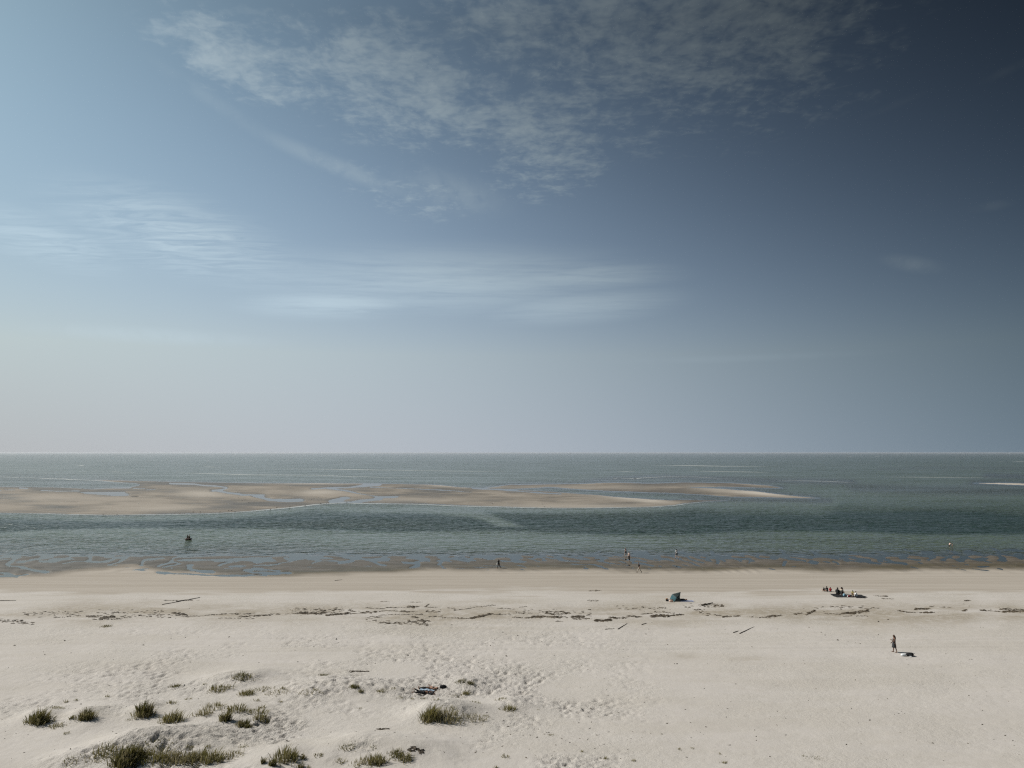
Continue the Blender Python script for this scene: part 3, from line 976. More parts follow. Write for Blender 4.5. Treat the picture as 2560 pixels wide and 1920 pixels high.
def body_bones(p):
    """joints of a figure that faces +X, in metres, from a pose in degrees"""
    s = p.get('h', 1.72) / 1.75
    hs = p.get('head', 1.0)
    A = lambda k, d=0.0: p.get(k, d) * D2R
    sp = np.array([math.sin(A('lean')), 0, math.cos(A('lean'))])
    fw = np.array([math.cos(A('lean')), 0, -math.sin(A('lean'))])
    pel = np.zeros(3)
    B = []
    add = lambda a, b, ra, rb, lab: B.append((np.asarray(a) * s, np.asarray(b) * s, ra * s, rb * s, lab))
    wd = p.get('wide', 1.0)
    add(pel + [0, -0.075, 0], pel + [0, 0.075, 0], 0.105 * wd, 0.105 * wd, 'pelvis')
    add(pel - 0.025 * fw + [0, -0.07, -0.04], pel - 0.025 * fw + [0, 0.07, -0.04], 0.085, 0.085, 'pelvis')
    waist, chest = pel + 0.19 * sp, pel + 0.36 * sp
    add(pel + 0.05 * sp, waist, 0.118 * wd, 0.108 * wd, 'torso')
    add(waist, chest, 0.108 * wd, 0.118, 'torso')
    add(chest + [0, -0.075, 0] + 0.01 * fw, chest + [0, 0.075, 0] + 0.01 * fw, 0.098, 0.098, 'torso')
    sh = pel + 0.465 * sp
    add(sh + [0, -0.13, 0], sh + [0, 0.13, 0], 0.060, 0.060, 'torso')
    nb = pel + 0.50 * sp
    hl = A('lean') + A('nod')
    hd = np.array([math.sin(hl), 0, math.cos(hl)])
    turn = A('turn')
    hf = np.array([math.cos(hl) * math.cos(turn), math.sin(turn), -math.sin(hl) * math.cos(turn)])
    hsid = np.cross(hd, hf)
    hc = nb + 0.175 * hd + 0.015 * hf
    add(nb - 0.02 * sp, nb + 0.09 * hd, 0.058, 0.050, 'neck')
    add(hc - 0.035 * hd + 0.012 * hf, hc + 0.04 * hd - 0.008 * hf, 0.070 * hs, 0.084 * hs, 'head')
    add(hc - 0.085 * hd + 0.045 * hf, hc - 0.03 * hd + 0.04 * hf, 0.030 * hs, 0.05 * hs, 'head')
    add(hc + 0.005 * hd + 0.088 * hf, hc - 0.025 * hd + 0.098 * hf, 0.010, 0.015, 'head')
    for q in (-1, 1):
        add(hc + q * 0.080 * hs * hsid - 0.02 * hd, hc + q * 0.082 * hs * hsid + 0.015 * hd, 0.014, 0.018, 'ear')
    fingers = []
    for q, side in ((1, 'l'), (-1, 'r')):
        hip = pel + [0, q * 0.088, -0.03]
        f, k, ab = A('hip_' + side), A('knee_' + side), A('spread_' + side, 3) * q
        tdir = np.array([math.sin(f) * math.cos(ab), math.sin(ab), -math.cos(f) * math.cos(ab)])
        knee = hip + 0.43 * tdir
        f2 = f - k
        ab2 = ab + A('shin_out_' + side) * q
        sdir = np.array([math.sin(f2) * math.cos(ab2), math.sin(ab2), -math.cos(f2) * math.cos(ab2)])
        ank = knee + 0.41 * sdir
        add(hip, knee, 0.090 * p.get('leg', 1.0), 0.057, 'thigh_' + side)
        add(knee, ank, 0.056, 0.036, 'shin_' + side)
        cm = knee + 0.14 * sdir
        cb = np.cross(sdir, [0, 1, 0]); cb = cb / (np.linalg.norm(cb) + 1e-9)
        back = cb if (cb @ np.array([1, 0, 0.0])) * math.cos(f2) < 0 else -cb
        add(cm + 0.012 * back, cm + 0.10 * sdir + 0.006 * back, 0.054, 0.044, 'shin_' + side)
        fa = f2 + (90 + p.get('foot_' + side, 0)) * D2R
        fd = np.array([math.sin(fa), 0, -math.cos(fa)])
        add(ank - 0.03 * fd + 0.04 * sdir, ank + 0.05 * fd + 0.035 * sdir, 0.036, 0.038, 'foot_' + side)
        add(ank + 0.05 * fd + 0.04 * sdir, ank + 0.165 * fd + 0.052 * sdir, 0.036, 0.024, 'foot_' + side)
        shp = sh + [0, q * 0.185, -0.005]
        a, ab, e = A('arm_' + side) - 0 * A('lean'), A('out_' + side, 9) * q, A('elbow_' + side, 12)
        ud = np.array([math.sin(a) * math.cos(ab), math.sin(ab), -math.cos(a) * math.cos(ab)])
        elb = shp + 0.29 * ud
        ab2 = ab - A('in_' + side) * q
        ld = np.array([math.sin(a + e) * math.cos(ab2), math.sin(ab2), -math.cos(a + e) * math.cos(ab2)])
        wr = elb + 0.25 * ld
        add(shp, elb, 0.050, 0.040, 'uarm_' + side)
        add(elb, wr, 0.041, 0.027, 'farm_' + side)
        wide = np.cross(ld, [0, 1, 0]); wide = wide / (np.linalg.norm(wide) + 1e-9)
        for w_ in (-0.022, 0.022):
            add(wr + w_ * 0.5 * wide, wr + 0.075 * ld + w_ * wide, 0.020, 0.017, 'hand_' + side)
        pn = np.cross(wide, ld) * q
        for j, (o, ln) in enumerate(((-0.031, 0.068), (-0.011, 0.080), (0.010, 0.085), (0.031, 0.075))):
            b0 = (wr + 0.070 * ld + o * wide) * s
            b1 = (wr + (0.078 + ln * 0.55) * ld + o * 1.15 * wide - 0.006 * pn) * s
            b2 = (wr + (0.075 + ln * 0.95) * ld + o * 1.15 * wide - 0.030 * pn) * s
            fingers.append(([b0, b1, b2], (0.0095 * s, 0.0088 * s, 0.0062 * s), 'hand_' + side))
        fingers.append(([(wr + 0.02 * ld + 0.02 * wide) * s, (wr + 0.05 * ld + 0.058 * wide - 0.01 * pn) * s, (wr + 0.082 * ld + 0.066 * wide - 0.025 * pn) * s],
                        (0.013 * s, 0.011 * s, 0.008 * s), 'hand_' + side))
    return B, fingers, dict(hc=hc * s, hd=hd, hf=hf, hs=hsid, s=s, pel=pel, sh=sh * s, sp=sp, fw=fw)


def make_body(p, res=0.0165):
    B, fingers, info = body_bones(p)
    pts = np.array([b[0] for b in B] + [b[1] for b in B])
    lo, hi = pts.min(0) - 0.16, pts.max(0) + 0.16
    n = np.ceil((hi - lo) / res).astype(int) + 1
    g = [lo[i] + res * np.arange(n[i]) for i in range(3)]
    D = np.full(tuple(n), 1.0)
    k = 0.03
    for a, b, ra, rb, lab in B:
        m = max(ra, rb) + 0.09
        sl = []
        for i in range(3):
            i0 = max(0, int((min(a[i], b[i]) - m - lo[i]) / res)); i1 = min(n[i], int((max(a[i], b[i]) + m - lo[i]) / res) + 2)
            sl.append(slice(i0, i1))
        P = np.stack(np.meshgrid(g[0][sl[0]], g[1][sl[1]], g[2][sl[2]], indexing='ij'), -1)
        d, _ = round_cone_field(P, a, b, ra, rb)
        old = D[tuple(sl)]
        h = np.clip(0.5 + 0.5 * (old - d) / k, 0, 1)
        D[tuple(sl)] = old * (1 - h) + d * h - k * h * (1 - h)
    V, Q = surface_nets(D, lo, res)
    best = np.full(len(V), 1e9); lab = np.zeros(len(V), int); tt = np.zeros(len(V))
    for i, (a, b, ra, rb, l) in enumerate(B):
        d, t = round_cone_field(V, a, b, ra, rb)
        m = d < best
        best[m] = d[m]; lab[m] = i; tt[m] = t[m]
    labels = np.array([b[4] for b in B])[lab]
    # fingers: tapered tubes rooted in the palm
    fv, ff, fl = [V], [Q], [labels]
    base = len(V)
    for c, r, l in fingers:
        ring = []
        for j in range(3):
            t = c[min(j + 1, 2)] - c[max(j - 1, 0)]
            t = t / np.linalg.norm(t)
            x = np.cross(t, [0.3, 0.5, 0.8]); x /= np.linalg.norm(x)
            y = np.cross(t, x)
            ring.append([c[j] + r[j] * (math.cos(w) * x + math.sin(w) * y) for w in np.arange(6) * math.pi / 3])
        tip = c[2] + (c[2] - c[1]) / np.linalg.norm(c[2] - c[1]) * r[2]
        fv.append(np.array(ring[0] + ring[1] + ring[2] + [tip]))
        q = [[base + j * 6 + i, base + j * 6 + (i + 1) % 6, base + j * 6 + 6 + (i + 1) % 6, base + j * 6 + 6 + i] for j in range(2) for i in range(6)]
        q += [[base + 12 + i, base + 12 + (i + 1) % 6, base + 18, base + 18] for i in range(6)]
        ff.append(np.array(q)); fl.append(np.array([l] * 19)); base += 19
    return np.concatenate(fv), ff, np.concatenate(fl), np.concatenate([tt, np.zeros(base - len(V))]), info, len(V), Q


def vert_normals(V, Q):
    n = np.cross(V[Q[:, 2]] - V[Q[:, 0]], V[Q[:, 3]] - V[Q[:, 1]])
    N_ = np.zeros_like(V)
    for j in range(4):
        np.add.at(N_, Q[:, j], n)
    return N_ / (np.linalg.norm(N_, axis=1, keepdims=True) + 1e-12)


def shell(name, V, Q, Nn, mask, off, m, parent, T):
    f = mask[Q].all(1)
    q = Q[f]
    if len(q) == 0:
        return None
    used, inv = np.unique(q, return_inverse=True)
    v = V[used] + Nn[used] * off
    me = mesh_from(name, T(v), inv.reshape(q.shape), M[m])
    return link(name, me, parent)


def ball(c, r, seg=8, rings=6):
    c = np.asarray(c, float)
    r = np.asarray(r, float) * np.ones(3)
    v = [c + [0, 0, r[2]]]
    for i in range(1, rings):
        a = math.pi * i / rings
        for j in range(seg):
            b = 2 * math.pi * j / seg
            v.append(c + r * [math.sin(a) * math.cos(b), math.sin(a) * math.sin(b), math.cos(a)])
    v.append(c - [0, 0, r[2]])
    f = [(0, 1 + j, 1 + (j + 1) % seg) for j in range(seg)]
    for i in range(rings - 2):
        for j in range(seg):
            a, b = 1 + i * seg + j, 1 + i * seg + (j + 1) % seg
            f.append((a, a + seg, b + seg, b))
    last = len(v) - 1
    f += [(last, last - seg + (j + 1) % seg, last - seg + j) for j in range(seg)]
    return v, f


def tube(pts, rad, seg=6, caps=True):
    pts = [np.asarray(q, float) for q in pts]
    if not hasattr(rad, '__len__'):
        rad = [rad] * len(pts)
    v, f = [], []
    for i, c in enumerate(pts):
        t = pts[min(i + 1, len(pts) - 1)] - pts[max(i - 1, 0)]
        t = t / (np.linalg.norm(t) + 1e-9)
        x = np.cross(t, [0.13, 0.31, 0.94] if abs(t[2]) < 0.9 else [1, 0.1, 0])
        x = x / np.linalg.norm(x)
        y = np.cross(t, x)
        for k in range(seg):
            w = 2 * math.pi * k / seg
            v.append(c + rad[i] * (math.cos(w) * x + math.sin(w) * y))
    for i in range(len(pts) - 1):
        for k in range(seg):
            a, b = i * seg + k, i * seg + (k + 1) % seg
            f.append((a, b, b + seg, a + seg))
    if caps:
        f.append(tuple(range(seg - 1, -1, -1)))
        f.append(tuple((len(pts) - 1) * seg + k for k in range(seg)))
    return v, f


def empty(name, loc, rz=0.0, **props):
    o = bpy.data.objects.new(name, None)
    o.empty_display_size = 0.2
    COL.objects.link(o)
    o.location = loc
    o.rotation_euler = (0, 0, rz)
    for k, v in props.items():
        o[k] = v
    return o


FLIP = {None: np.eye(3),
        'supine': np.array(Matrix.Rotation(-math.pi / 2, 3, 'Y')),   # head towards -X, face up
        'prone': np.array(Matrix.Rotation(math.pi / 2, 3, 'Y')),     # head towards +X, face down
        'recline': np.array(Matrix.Rotation(-math.radians(50), 3, 'Y'))}


def person(loc, rz, pose, label, skin='skin', hair='hair_dark', hair_len=0, wear=(), lie=None, sink=0.0, dress=None, hat=None, group=None, res=0.0165):
    V, FF, labels, tt, info, nb, Q = make_body(pose, res)
    R = FLIP[lie]
    W = V @ R.T
    low = W[:, 2].min()
    shift = np.array([0, 0, -low - 0.012 - sink])
    T = lambda v: np.asarray(v) @ R.T + shift
    root = empty('person', loc, rz, label=label, category='person')
    if group:
        root['group'] = group
    s = info['s']
    me = mesh_from('body', T(V), np.concatenate(FF), M[skin])
    link('body', me, root)
    Nn = np.zeros_like(V); Nn[:nb] = vert_normals(V[:nb], Q)
    part = np.array([l.split('_')[0] for l in labels])
    m = np.zeros(len(V), bool)
    for item in wear:
        kind, material = item[0], item[1]
        if kind in ('shirt', 'hoodie'):
            m = np.isin(part, ['torso']) | ((part == 'uarm') & (tt < 0.75)) | ((part == 'pelvis') & (V[:, 2] > -0.02))
            if kind == 'hoodie':
                m |= np.isin(part, ['uarm', 'farm', 'pelvis', 'neck'])
            shell('hoodie' if kind == 'hoodie' else 'shirt', V, Q, Nn, m, 0.020, material, root, T)
        elif kind == 'trousers':
            shell('trousers', V, Q, Nn, np.isin(part, ['pelvis', 'thigh', 'shin']) & ~((part == 'shin') & (tt > 0.93)), 0.015, material, root, T)
        elif kind == 'shorts':
            shell('shorts', V, Q, Nn, (part == 'pelvis') | ((part == 'thigh') & (tt < 0.72)), 0.017, material, root, T)
        elif kind == 'briefs':
            shell('swim_briefs', V, Q, Nn, (part == 'pelvis') | ((part == 'thigh') & (tt < 0.12)), 0.008, material, root, T)
        elif kind == 'top':
            shell('bikini_top', V, Q, Nn, (part == 'torso') & (np.abs((V - info['sh']) @ info['sp'] + 0.13 * s) < 0.055 * s), 0.008, material, root, T)
        elif kind == 'shoes':
            for sd in ('foot_l', 'foot_r'):
                shell('shoe', V, Q, Nn, labels == sd, 0.010, material, root, T)
    hc, hd, hf, hsd = info['hc'], info['hd'], info['hf'], info['hs']
    rel = V - hc
    up, fr = rel @ hd, rel @ hf
    hm = np.isin(part, ['head', 'ear']) & ((up > 0.045 * s) | ((fr < 0.01 * s) & (up > -0.07 * s)))
    if hair:
        ho = shell('hair', V, Q, Nn, hm, 0.016, hair, root, T)
        if hair_len:
            pts = [hc - 0.03 * hf * s + 0.05 * hd * s, hc - 0.075 * hf * s - 0.05 * hd * s, hc - 0.105 * hf * s - 0.2 * s * hd,
                   hc - 0.115 * hf * s - hair_len * hd]
            v, f = tube(pts, [0.085 * s, 0.088 * s, 0.08 * s, 0.035 * s], 9)
            v = np.array(v); mid = (v - hc) @ hsd
            v = v + np.outer(mid * 0.35, hsd)
            link('long_hair', mesh_from('long_hair', T(v), f, M[hair]), root)
    if hat:
        hv, hfc = ball((0, 0, 0), (0.098 * s, 0.098 * s, 0.085 * s), 10, 6)
        fr_ = np.stack([hf, hsd, hd], 1)
        hv = np.array(hv) @ fr_.T + hc + 0.055 * s * hd
        cap = link('hat', mesh_from('hat', T(hv), hfc, M[hat]), root)
        bv, bf = ball((0, 0, 0), (0.165 * s, 0.165 * s, 0.010 * s), 14, 4)
        bv = np.array(bv) @ fr_.T + hc + 0.055 * s * hd
        link('hat_brim', mesh_from('hat_brim', T(bv), bf, M[hat]), cap)
    for q in (-1, 1):
        ev, ef = ball(hc + 0.078 * s * hf + q * 0.031 * s * hsd + 0.008 * s * hd, 0.0125 * s, 6, 4)
        link('eye', mesh_from('eye', T(ev), ef, M['eye_dark']), root)
    mv, mf = ball(hc + 0.088 * s * hf - 0.062 * s * hd, np.array([0.008, 0.022, 0.007]) * s, 8, 4)
    link('mouth', mesh_from('mouth', T(mv), mf, M['lips']), root)
    if dress:
        rows, seg = 13, 22
        vv = []
        for i in range(rows):
            t = i / (rows - 1)
            zc = 0.40 - t * 0.86
            rx = np.interp(t, [0, 0.2, 0.42, 0.58, 1.0], [0.125, 0.145, 0.130, 0.165, 0.20]) * s
            ry = np.interp(t, [0, 0.2, 0.42, 0.58, 1.0], [0.17, 0.175, 0.15, 0.19, 0.22]) * s
            for j in range(seg):
                a = 2 * math.pi * j / seg
                w = 1 + 0.10 * t * math.sin(a * 5 + 0.7) + 0.05 * t * math.sin(a * 9)
                vv.append([0.02 * s + 0.03 * t * s + rx * w * math.cos(a), ry * w * math.sin(a), zc * s])
        q = [[i * seg + j, i * seg + (j + 1) % seg, (i + 1) * seg + (j + 1) % seg, (i + 1) * seg + j] for i in range(rows - 1) for j in range(seg)]
        do = link('dress', mesh_from('dress', T(vv), np.array(q), M[dress]), root)
        md = do.modifiers.new('thick', 'SOLIDIFY'); md.thickness = 0.006
    return root


STAND = dict(hip_l=2, hip_r=-2, knee_l=3, knee_r=3, arm_l=4, arm_r=-4)
WALK = dict(hip_l=24, knee_l=6, hip_r=-16, knee_r=16, foot_r=-10, arm_l=-18, arm_r=22, elbow_l=18, elbow_r=24, lean=4)
SIT = dict(hip_l=140, hip_r=136, knee_l=125, knee_r=118, spread_l=9, spread_r=9, arm_l=38, arm_r=42, elbow_l=50, elbow_r=45, lean=10, out_l=14, out_r=14)
SITX = dict(hip_l=97, hip_r=97, knee_l=176, knee_r=178, spread_l=34, spread_r=34, shin_out_l=-60, shin_out_r=-62, arm_l=24, arm_r=26, elbow_l=50, elbow_r=50, lean=16)
SITL = dict(hip_l=93, hip_r=98, knee_l=4, knee_r=18, spread_l=8, spread_r=10, arm_l=-20, arm_r=20, elbow_l=10, elbow_r=40, lean=2)


def pose(base, **k):
    d = dict(base); d.update(k); return d


def place(px, py):
    return ground(px, py)


def mpx(px, py):
    """metres per photograph pixel at a spot on the ground"""
    g = ground(px, py)
    return math.hypot(g.y, CAMZ - g.z) / F


LEFT, RIGHT, AWAY, TOWARD = math.pi, 0.0, math.pi / 2, -math.pi / 2

# the standing woman and her bags
person(place(2237, 1630.5), LEFT - 0.25, pose(STAND, h=1.68, hip_l=-9, knee_l=4, hip_r=9, knee_r=5, arm_l=15, elbow_l=105, in_l=25, arm_r=8, elbow_r=30, nod=6, turn=12),
       "woman in a dark dress with long hair standing alone beside two bags", skin='skin_shaded', hair='hair_brown', hair_len=0.34, dress='cloth_charcoal', res=0.013)  # skin and dark dress deepened in colour for her backlit side
# walkers on the wet sand
person(place(1598, 1431.8), RIGHT + 2.9, pose(WALK, h=1.78, arm_r=-30, elbow_r=70, hip_l=26, hip_r=-20), "person in black shirt and beige trousers striding along the edge of the wet sand",
       wear=(('shirt', 'cloth_black'), ('trousers', 'cloth_beige'), ('shoes', 'cloth_black')))
person(place(1573, 1402), LEFT + 0.9, pose(WALK, h=1.72, hip_l=8, hip_r=-8, knee_r=12, arm_r=5, arm_l=-5), "bare chested person in long black trousers walking on the tidal flat",
       skin='skin_pale', wear=(('trousers', 'cloth_black'),), sink=0.02)
person(place(1564.5, 1388.5), AWAY + 0.6, pose(WALK, h=1.72, hip_l=18, hip_r=-12), "wader in a white hat and black shorts on the tidal flat",
       skin='skin_pale', hat='cloth_white', wear=(('shorts', 'cloth_black'),), sink=0.10)
person(place(1692, 1394.5), AWAY + 0.5, pose(WALK, h=1.78, hip_l=20, hip_r=-14), "person in white top and black shorts walking barefoot through tidal puddles",
       skin='skin_pale', wear=(('shirt', 'cloth_white'), ('shorts', 'cloth_black')), sink=0.02)
person(place(1247, 1421.5), AWAY + 0.9, pose(WALK, h=1.68, hip_l=20, knee_r=30, hip_r=-18), "person in black clothes walking by the water with a white bag",
       skin='skin', hair_len=0.15, wear=(('hoodie', 'cloth_black'), ('trousers', 'cloth_black')))
person(place(2373.5, 1364.5), RIGHT + 0.5, pose(STAND, h=1.75, lean=34, nod=-10, hip_l=10, hip_r=-4, arm_l=30, arm_r=60, elbow_r=20), "taller of two waders at right, bending forward in dark shorts",
       skin='skin_pale', wear=(('shorts', 'cloth_black'),), sink=0.32)
person(place(2381.5, 1364.5), LEFT - 0.3, pose(STAND, h=1.35, head=1.1, lean=8, arm_l=14, arm_r=20), "shorter of two waders at right, pale and upright beside the bending one",
       skin='skin_pale', hair='hair_dark', wear=(('briefs', 'cloth_black'),), sink=0.26)

# three children sitting near the tide line
person(place(2061, 1478.4), AWAY + 0.5, pose(SIT, h=1.10, head=1.15), "small seated child in black with a white cap, leftmost of three", hat='cloth_white', wear=(('shirt', 'cloth_black'), ('shorts', 'cloth_black')))
person(place(2068, 1479.3), AWAY, pose(SITX, h=1.32, head=1.1), "seated child in black with dark hair between two smaller children", wear=(('hoodie', 'cloth_black'), ('shorts', 'cloth_black')))
person(place(2076, 1478.6), AWAY - 0.4, pose(SIT, h=1.12, head=1.12, lean=20), "small seated child in a red top, rightmost of three", hair='hair_brown', wear=(('hoodie', 'cloth_red'), ('shorts', 'cloth_navy')))
# the family round the black blanket
person(place(2094, 1487), AWAY - 0.5, pose(SIT, h=1.86, lean=16, wide=1.2), "large person in a black hoodie sitting at the left end of the black blanket",
       wear=(('hoodie', 'cloth_black'), ('trousers', 'cloth_black')))
person(place(2102, 1486.5), RIGHT + 0.6, pose(SITX, h=1.72), "dark haired person in a pale shirt sitting between two others on the blanket", wear=(('shirt', 'cloth_beige'), ('shorts', 'cloth_black')))
person(place(2107.5, 1485), LEFT - 0.7, pose(SIT, h=1.76, lean=12), "person with dark hair and brown top sitting behind the light blue bag", skin='skin', hair_len=0.25,
       wear=(('shirt', 'cloth_brown'), ('trousers', 'cloth_black')))
person(place(2132, 1487), TOWARD - 0.5, pose(SIT, h=1.12, head=1.15, lean=6), "small child in a green sun hat and yellow top sitting behind the blanket", hat='cloth_green',
       wear=(('shirt', 'cloth_yellow'), ('shorts', 'cloth_yellow')))
person(place(2142.5, 1491.5), LEFT - 0.4, pose(SIT, h=1.35, head=1.08, lean=14), "child in white clothes sitting at the right end of the black blanket", hair='hair_dark',
       wear=(('hoodie', 'cloth_white'), ('trousers', 'cloth_white')))
# sunbathers in the dunes
person(place(1073, 1724), math.pi - 0.06, pose(STAND, h=1.66, spread_l=6, spread_r=6, knee_l=14, hip_l=8, arm_l=10, arm_r=8, out_l=16, out_r=18), "sunbather lying on the light blue towel, farther of the pair",
       skin='skin', hair='hair_dark', wear=(('trousers', 'cloth_black'), ('top', 'cloth_black')), lie='supine', res=0.013)  # black trousers put on to give the legs their backlit darkness
person(place(1061, 1732.5), 0.0, pose(STAND, h=1.70, spread_l=8, spread_r=6, hip_l=-4, knee_l=22, knee_r=8, arm_l=150, arm_r=146, out_l=26, out_r=30, elbow_l=60, elbow_r=70, foot_l=-50, foot_r=-50),
       "sunbather lying face down in black, nearer of the pair in the dunes", skin='skin_shaded', hair='hair_dark', wear=(('trousers', 'cloth_black'), ('top', 'cloth_black')), lie='prone', res=0.013)
# lying person in the beach tent
person(place(1703, 1501), math.pi - 0.04, pose(STAND, h=1.74, hip_l=16, knee_l=34, hip_r=6, knee_r=8, spread_l=6, spread_r=8), "person in dark clothes lying out of the beach tent with legs to the right",
       skin='skin', wear=(('hoodie', 'cloth_black'), ('trousers', 'cloth_charcoal')), lie='supine')


# ------------------------------------------------------------------ bags, towels, tent, boat
def lump(name, dims, m, parent=None, seed=1, sq=0.75, loc=(0, 0, 0), seg=14, rings=9, dent=0.10):
    """soft filled shape with a flat underside"""
    v, f = ball((0, 0, 0), 1.0, seg, rings)
    v = np.array(v)
    v = np.sign(v) * np.abs(v) ** sq
    n = vnoise(v[:, 0] * 2.1 + seed * 3.3, v[:, 1] * 2.1 + v[:, 2] * 1.7, seed)
    v = v * (1 + dent * 2 * n)[:, None]
    v = v * (np.array(dims) / 2) + [0, 0, dims[2] * 0.46]
    v[:, 2] = np.maximum(v[:, 2], 0.0)
    return link(name, mesh_from(name, v + np.array(loc), f, M[m]), parent)


def handle(name, a, b, rise, r, m, parent):
    a, b = np.array(a, float), np.array(b, float)
    pts = [a + (b - a) * t + np.array([0, 0, rise * math.sin(math.pi * t)]) for t in np.linspace(0, 1, 9)]
    v, f = tube(pts, r, 6)
    return link(name, mesh_from(name, v, f, M[m]), parent)


def sheet(name, lx, ly, m, loc, rz, label, cat, seed=1, amp=0.025, th=0.014, stripe=None):
    nx, ny = 18, 12
    X, Y = np.meshgrid(np.linspace(-lx / 2, lx / 2, nx), np.linspace(-ly / 2, ly / 2, ny), indexing='ij')
    X = X + 0.05 * ly * fbm(X * 1.3 + seed, Y * 1.3, seed, 2); Y = Y + 0.06 * ly * fbm(X * 1.1, Y * 1.5 + seed, seed + 5, 2)
    c, s_ = math.cos(rz), math.sin(rz)
    wx, wy = loc.x + X * c - Y * s_, loc.y + X * s_ + Y * c
    G = height(wx.ravel(), wy.ravel()).reshape(X.shape) - loc.z
    Z = G + 0.02 + amp * (0.5 + np.abs(fbm(X * 3.1 + seed, Y * 3.4, seed + 9, 3)))
    top = np.stack([X, Y, Z + th], -1).reshape(-1, 3); bot = np.stack([X, Y, Z], -1).reshape(-1, 3)
    q = grid_faces(nx, ny)[:, ::-1]
    n = nx * ny
    faces = [tuple(r) for r in q] + [tuple(r[::-1] + n) for r in q]
    rim = [i * ny for i in range(nx)] + [(nx - 1) * ny + j for j in range(1, ny)] + [i * ny + ny - 1 for i in range(nx - 2, -1, -1)] + [j for j in range(ny - 2, 0, -1)]
    for a, b in zip(rim, rim[1:] + rim[:1]):
        faces.append((a, b, b + n, a + n))
    o = link(name, mesh_from(name, np.concatenate([top, bot]), faces, M[m]), None, label=label, category=cat)
    o.location = loc
    o.rotation_euler = (0, 0, rz)
    return o


def flat_at(px, py):
    g = ground(px, py)
    return g


# bags beside the standing woman
g = flat_at(2259, 1640)
b = empty('tote_bag', g, 0.1, label="white bag lying on the sand beside the standing woman", category="bag")
lump('bag_body', (0.55, 0.34, 0.24), 'plastic_white', b, 3)
handle('strap', (0.10, -0.12, 0.16), (0.34, -0.06, 0.05), 0.10, 0.012, 'cloth_navy', b)
g = flat_at(2275, 1640.5)
b = empty('backpack', g, -0.2, label="black backpack next to the white bag by the standing woman", category="backpack")
lump('bag_body', (0.66, 0.42, 0.36), 'cloth_black', b, 5)
lump('front_pocket', (0.34, 0.16, 0.22), 'cloth_charcoal', b, 6, loc=(0.02, -0.20, 0.0))
handle('shoulder_strap', (-0.30, -0.1, 0.22), (-0.05, -0.24, 0.03), 0.08, 0.018, 'cloth_black', b)
handle('shoulder_strap', (0.10, -0.16, 0.30), (0.38, -0.14, 0.02), 0.10, 0.018, 'cloth_black', b)
lump('water_bottle', (0.24, 0.09, 0.09), 'plastic_white', b, 8, 0.9, (-0.02, -0.33, 0.0))
# white bag of the walker
g = flat_at(1243.6, 1421.5)
b = empty('shoulder_bag', g + Vector((0.02, -0.04, 0.62)), 0.4, label="white shoulder bag carried by the walker in black", category="bag")
lump('bag_body', (0.34, 0.18, 0.46), 'cloth_white', b, 4)
handle('strap', (-0.10, 0, 0.40), (0.14, 0, 0.40), 0.30, 0.012, 'cloth_black', b)

# blanket group
sheet('picnic_blanket', 4.3, 2.2, 'cloth_black', flat_at(2122, 1490.5), -0.05, "large black picnic blanket under the seated family", "blanket", 3, 0.05)
g = flat_at(2111, 1491)
b = empty('cooler_bag', g, 0.2, label="light blue bag standing at the front edge of the black blanket", category="bag")
lump('bag_body', (0.34, 0.26, 0.42), 'cloth_blue', b, 7)
handle('strap', (-0.10, 0, 0.38), (0.10, 0, 0.38), 0.12, 0.012, 'cloth_white', b)
g = flat_at(2122.5, 1492.8)
b = empty('beach_bag', g, 0.0, label="red and white bag lying at the front of the black blanket", category="bag")
lump('bag_body', (0.24, 0.22, 0.26), 'cloth_red', b, 9)
lump('bag_end', (0.16, 0.2, 0.22), 'cloth_white', b, 10, loc=(-0.17, 0, 0))
handle('strap', (-0.06, -0.06, 0.2), (0.12, -0.04, 0.2), 0.08, 0.01, 'cloth_white', b)
g = flat_at(2131.5, 1492)
b = empty('folded_clothes', g, 0.0, label="small heap of dark red and pale clothes on the blanket", category="clothes")
lump('garment', (0.42, 0.3, 0.12), 'cloth_brown', b, 12, dent=0.2)
lump('garment', (0.22, 0.18, 0.08), 'cloth_beige', b, 13, loc=(0.04, -0.05, 0.10), dent=0.2)
sheet('beach_towel', 0.9, 0.6, 'cloth_charcoal', flat_at(2084.5, 1486), 0.1, "small dark towel left of the black hoodie person", "towel", 8)
sheet('beach_towel', 1.3, 0.9, 'cloth_black', flat_at(2150, 1493.5), -0.1, "dark sheet at the right end of the picnic blanket", "towel", 9)  # thin black sheet laid right of the blanket

# dunes couple
sheet('beach_towel', 1.2, 0.45, 'towel_blue', flat_at(1068, 1726.5), 0.0, "light blue towel under the sunbathers in the dunes", "towel", 4, 0.03)
g = flat_at(1108, 1721.5)
b = empty('duffel_bag', g, 0.05, label="long black bag right of the sunbathers in the dunes", category="bag")
lump('bag_body', (0.60, 0.36, 0.28), 'cloth_black', b, 15)
handle('strap', (-0.14, 0, 0.2), (0.16, 0, 0.2), 0.10, 0.014, 'cloth_charcoal', b)
g = flat_at(1079, 1736)
b = empty('folded_clothes', g, -0.1, label="heap of black clothes in front of the nearer sunbather", category="clothes")
lump('garment', (0.58, 0.36, 0.22), 'cloth_black', b, 16, dent=0.22)
lump('garment', (0.20, 0.16, 0.08), 'cloth_charcoal', b, 17, loc=(-0.06, -0.10, 0.10), dent=0.22)

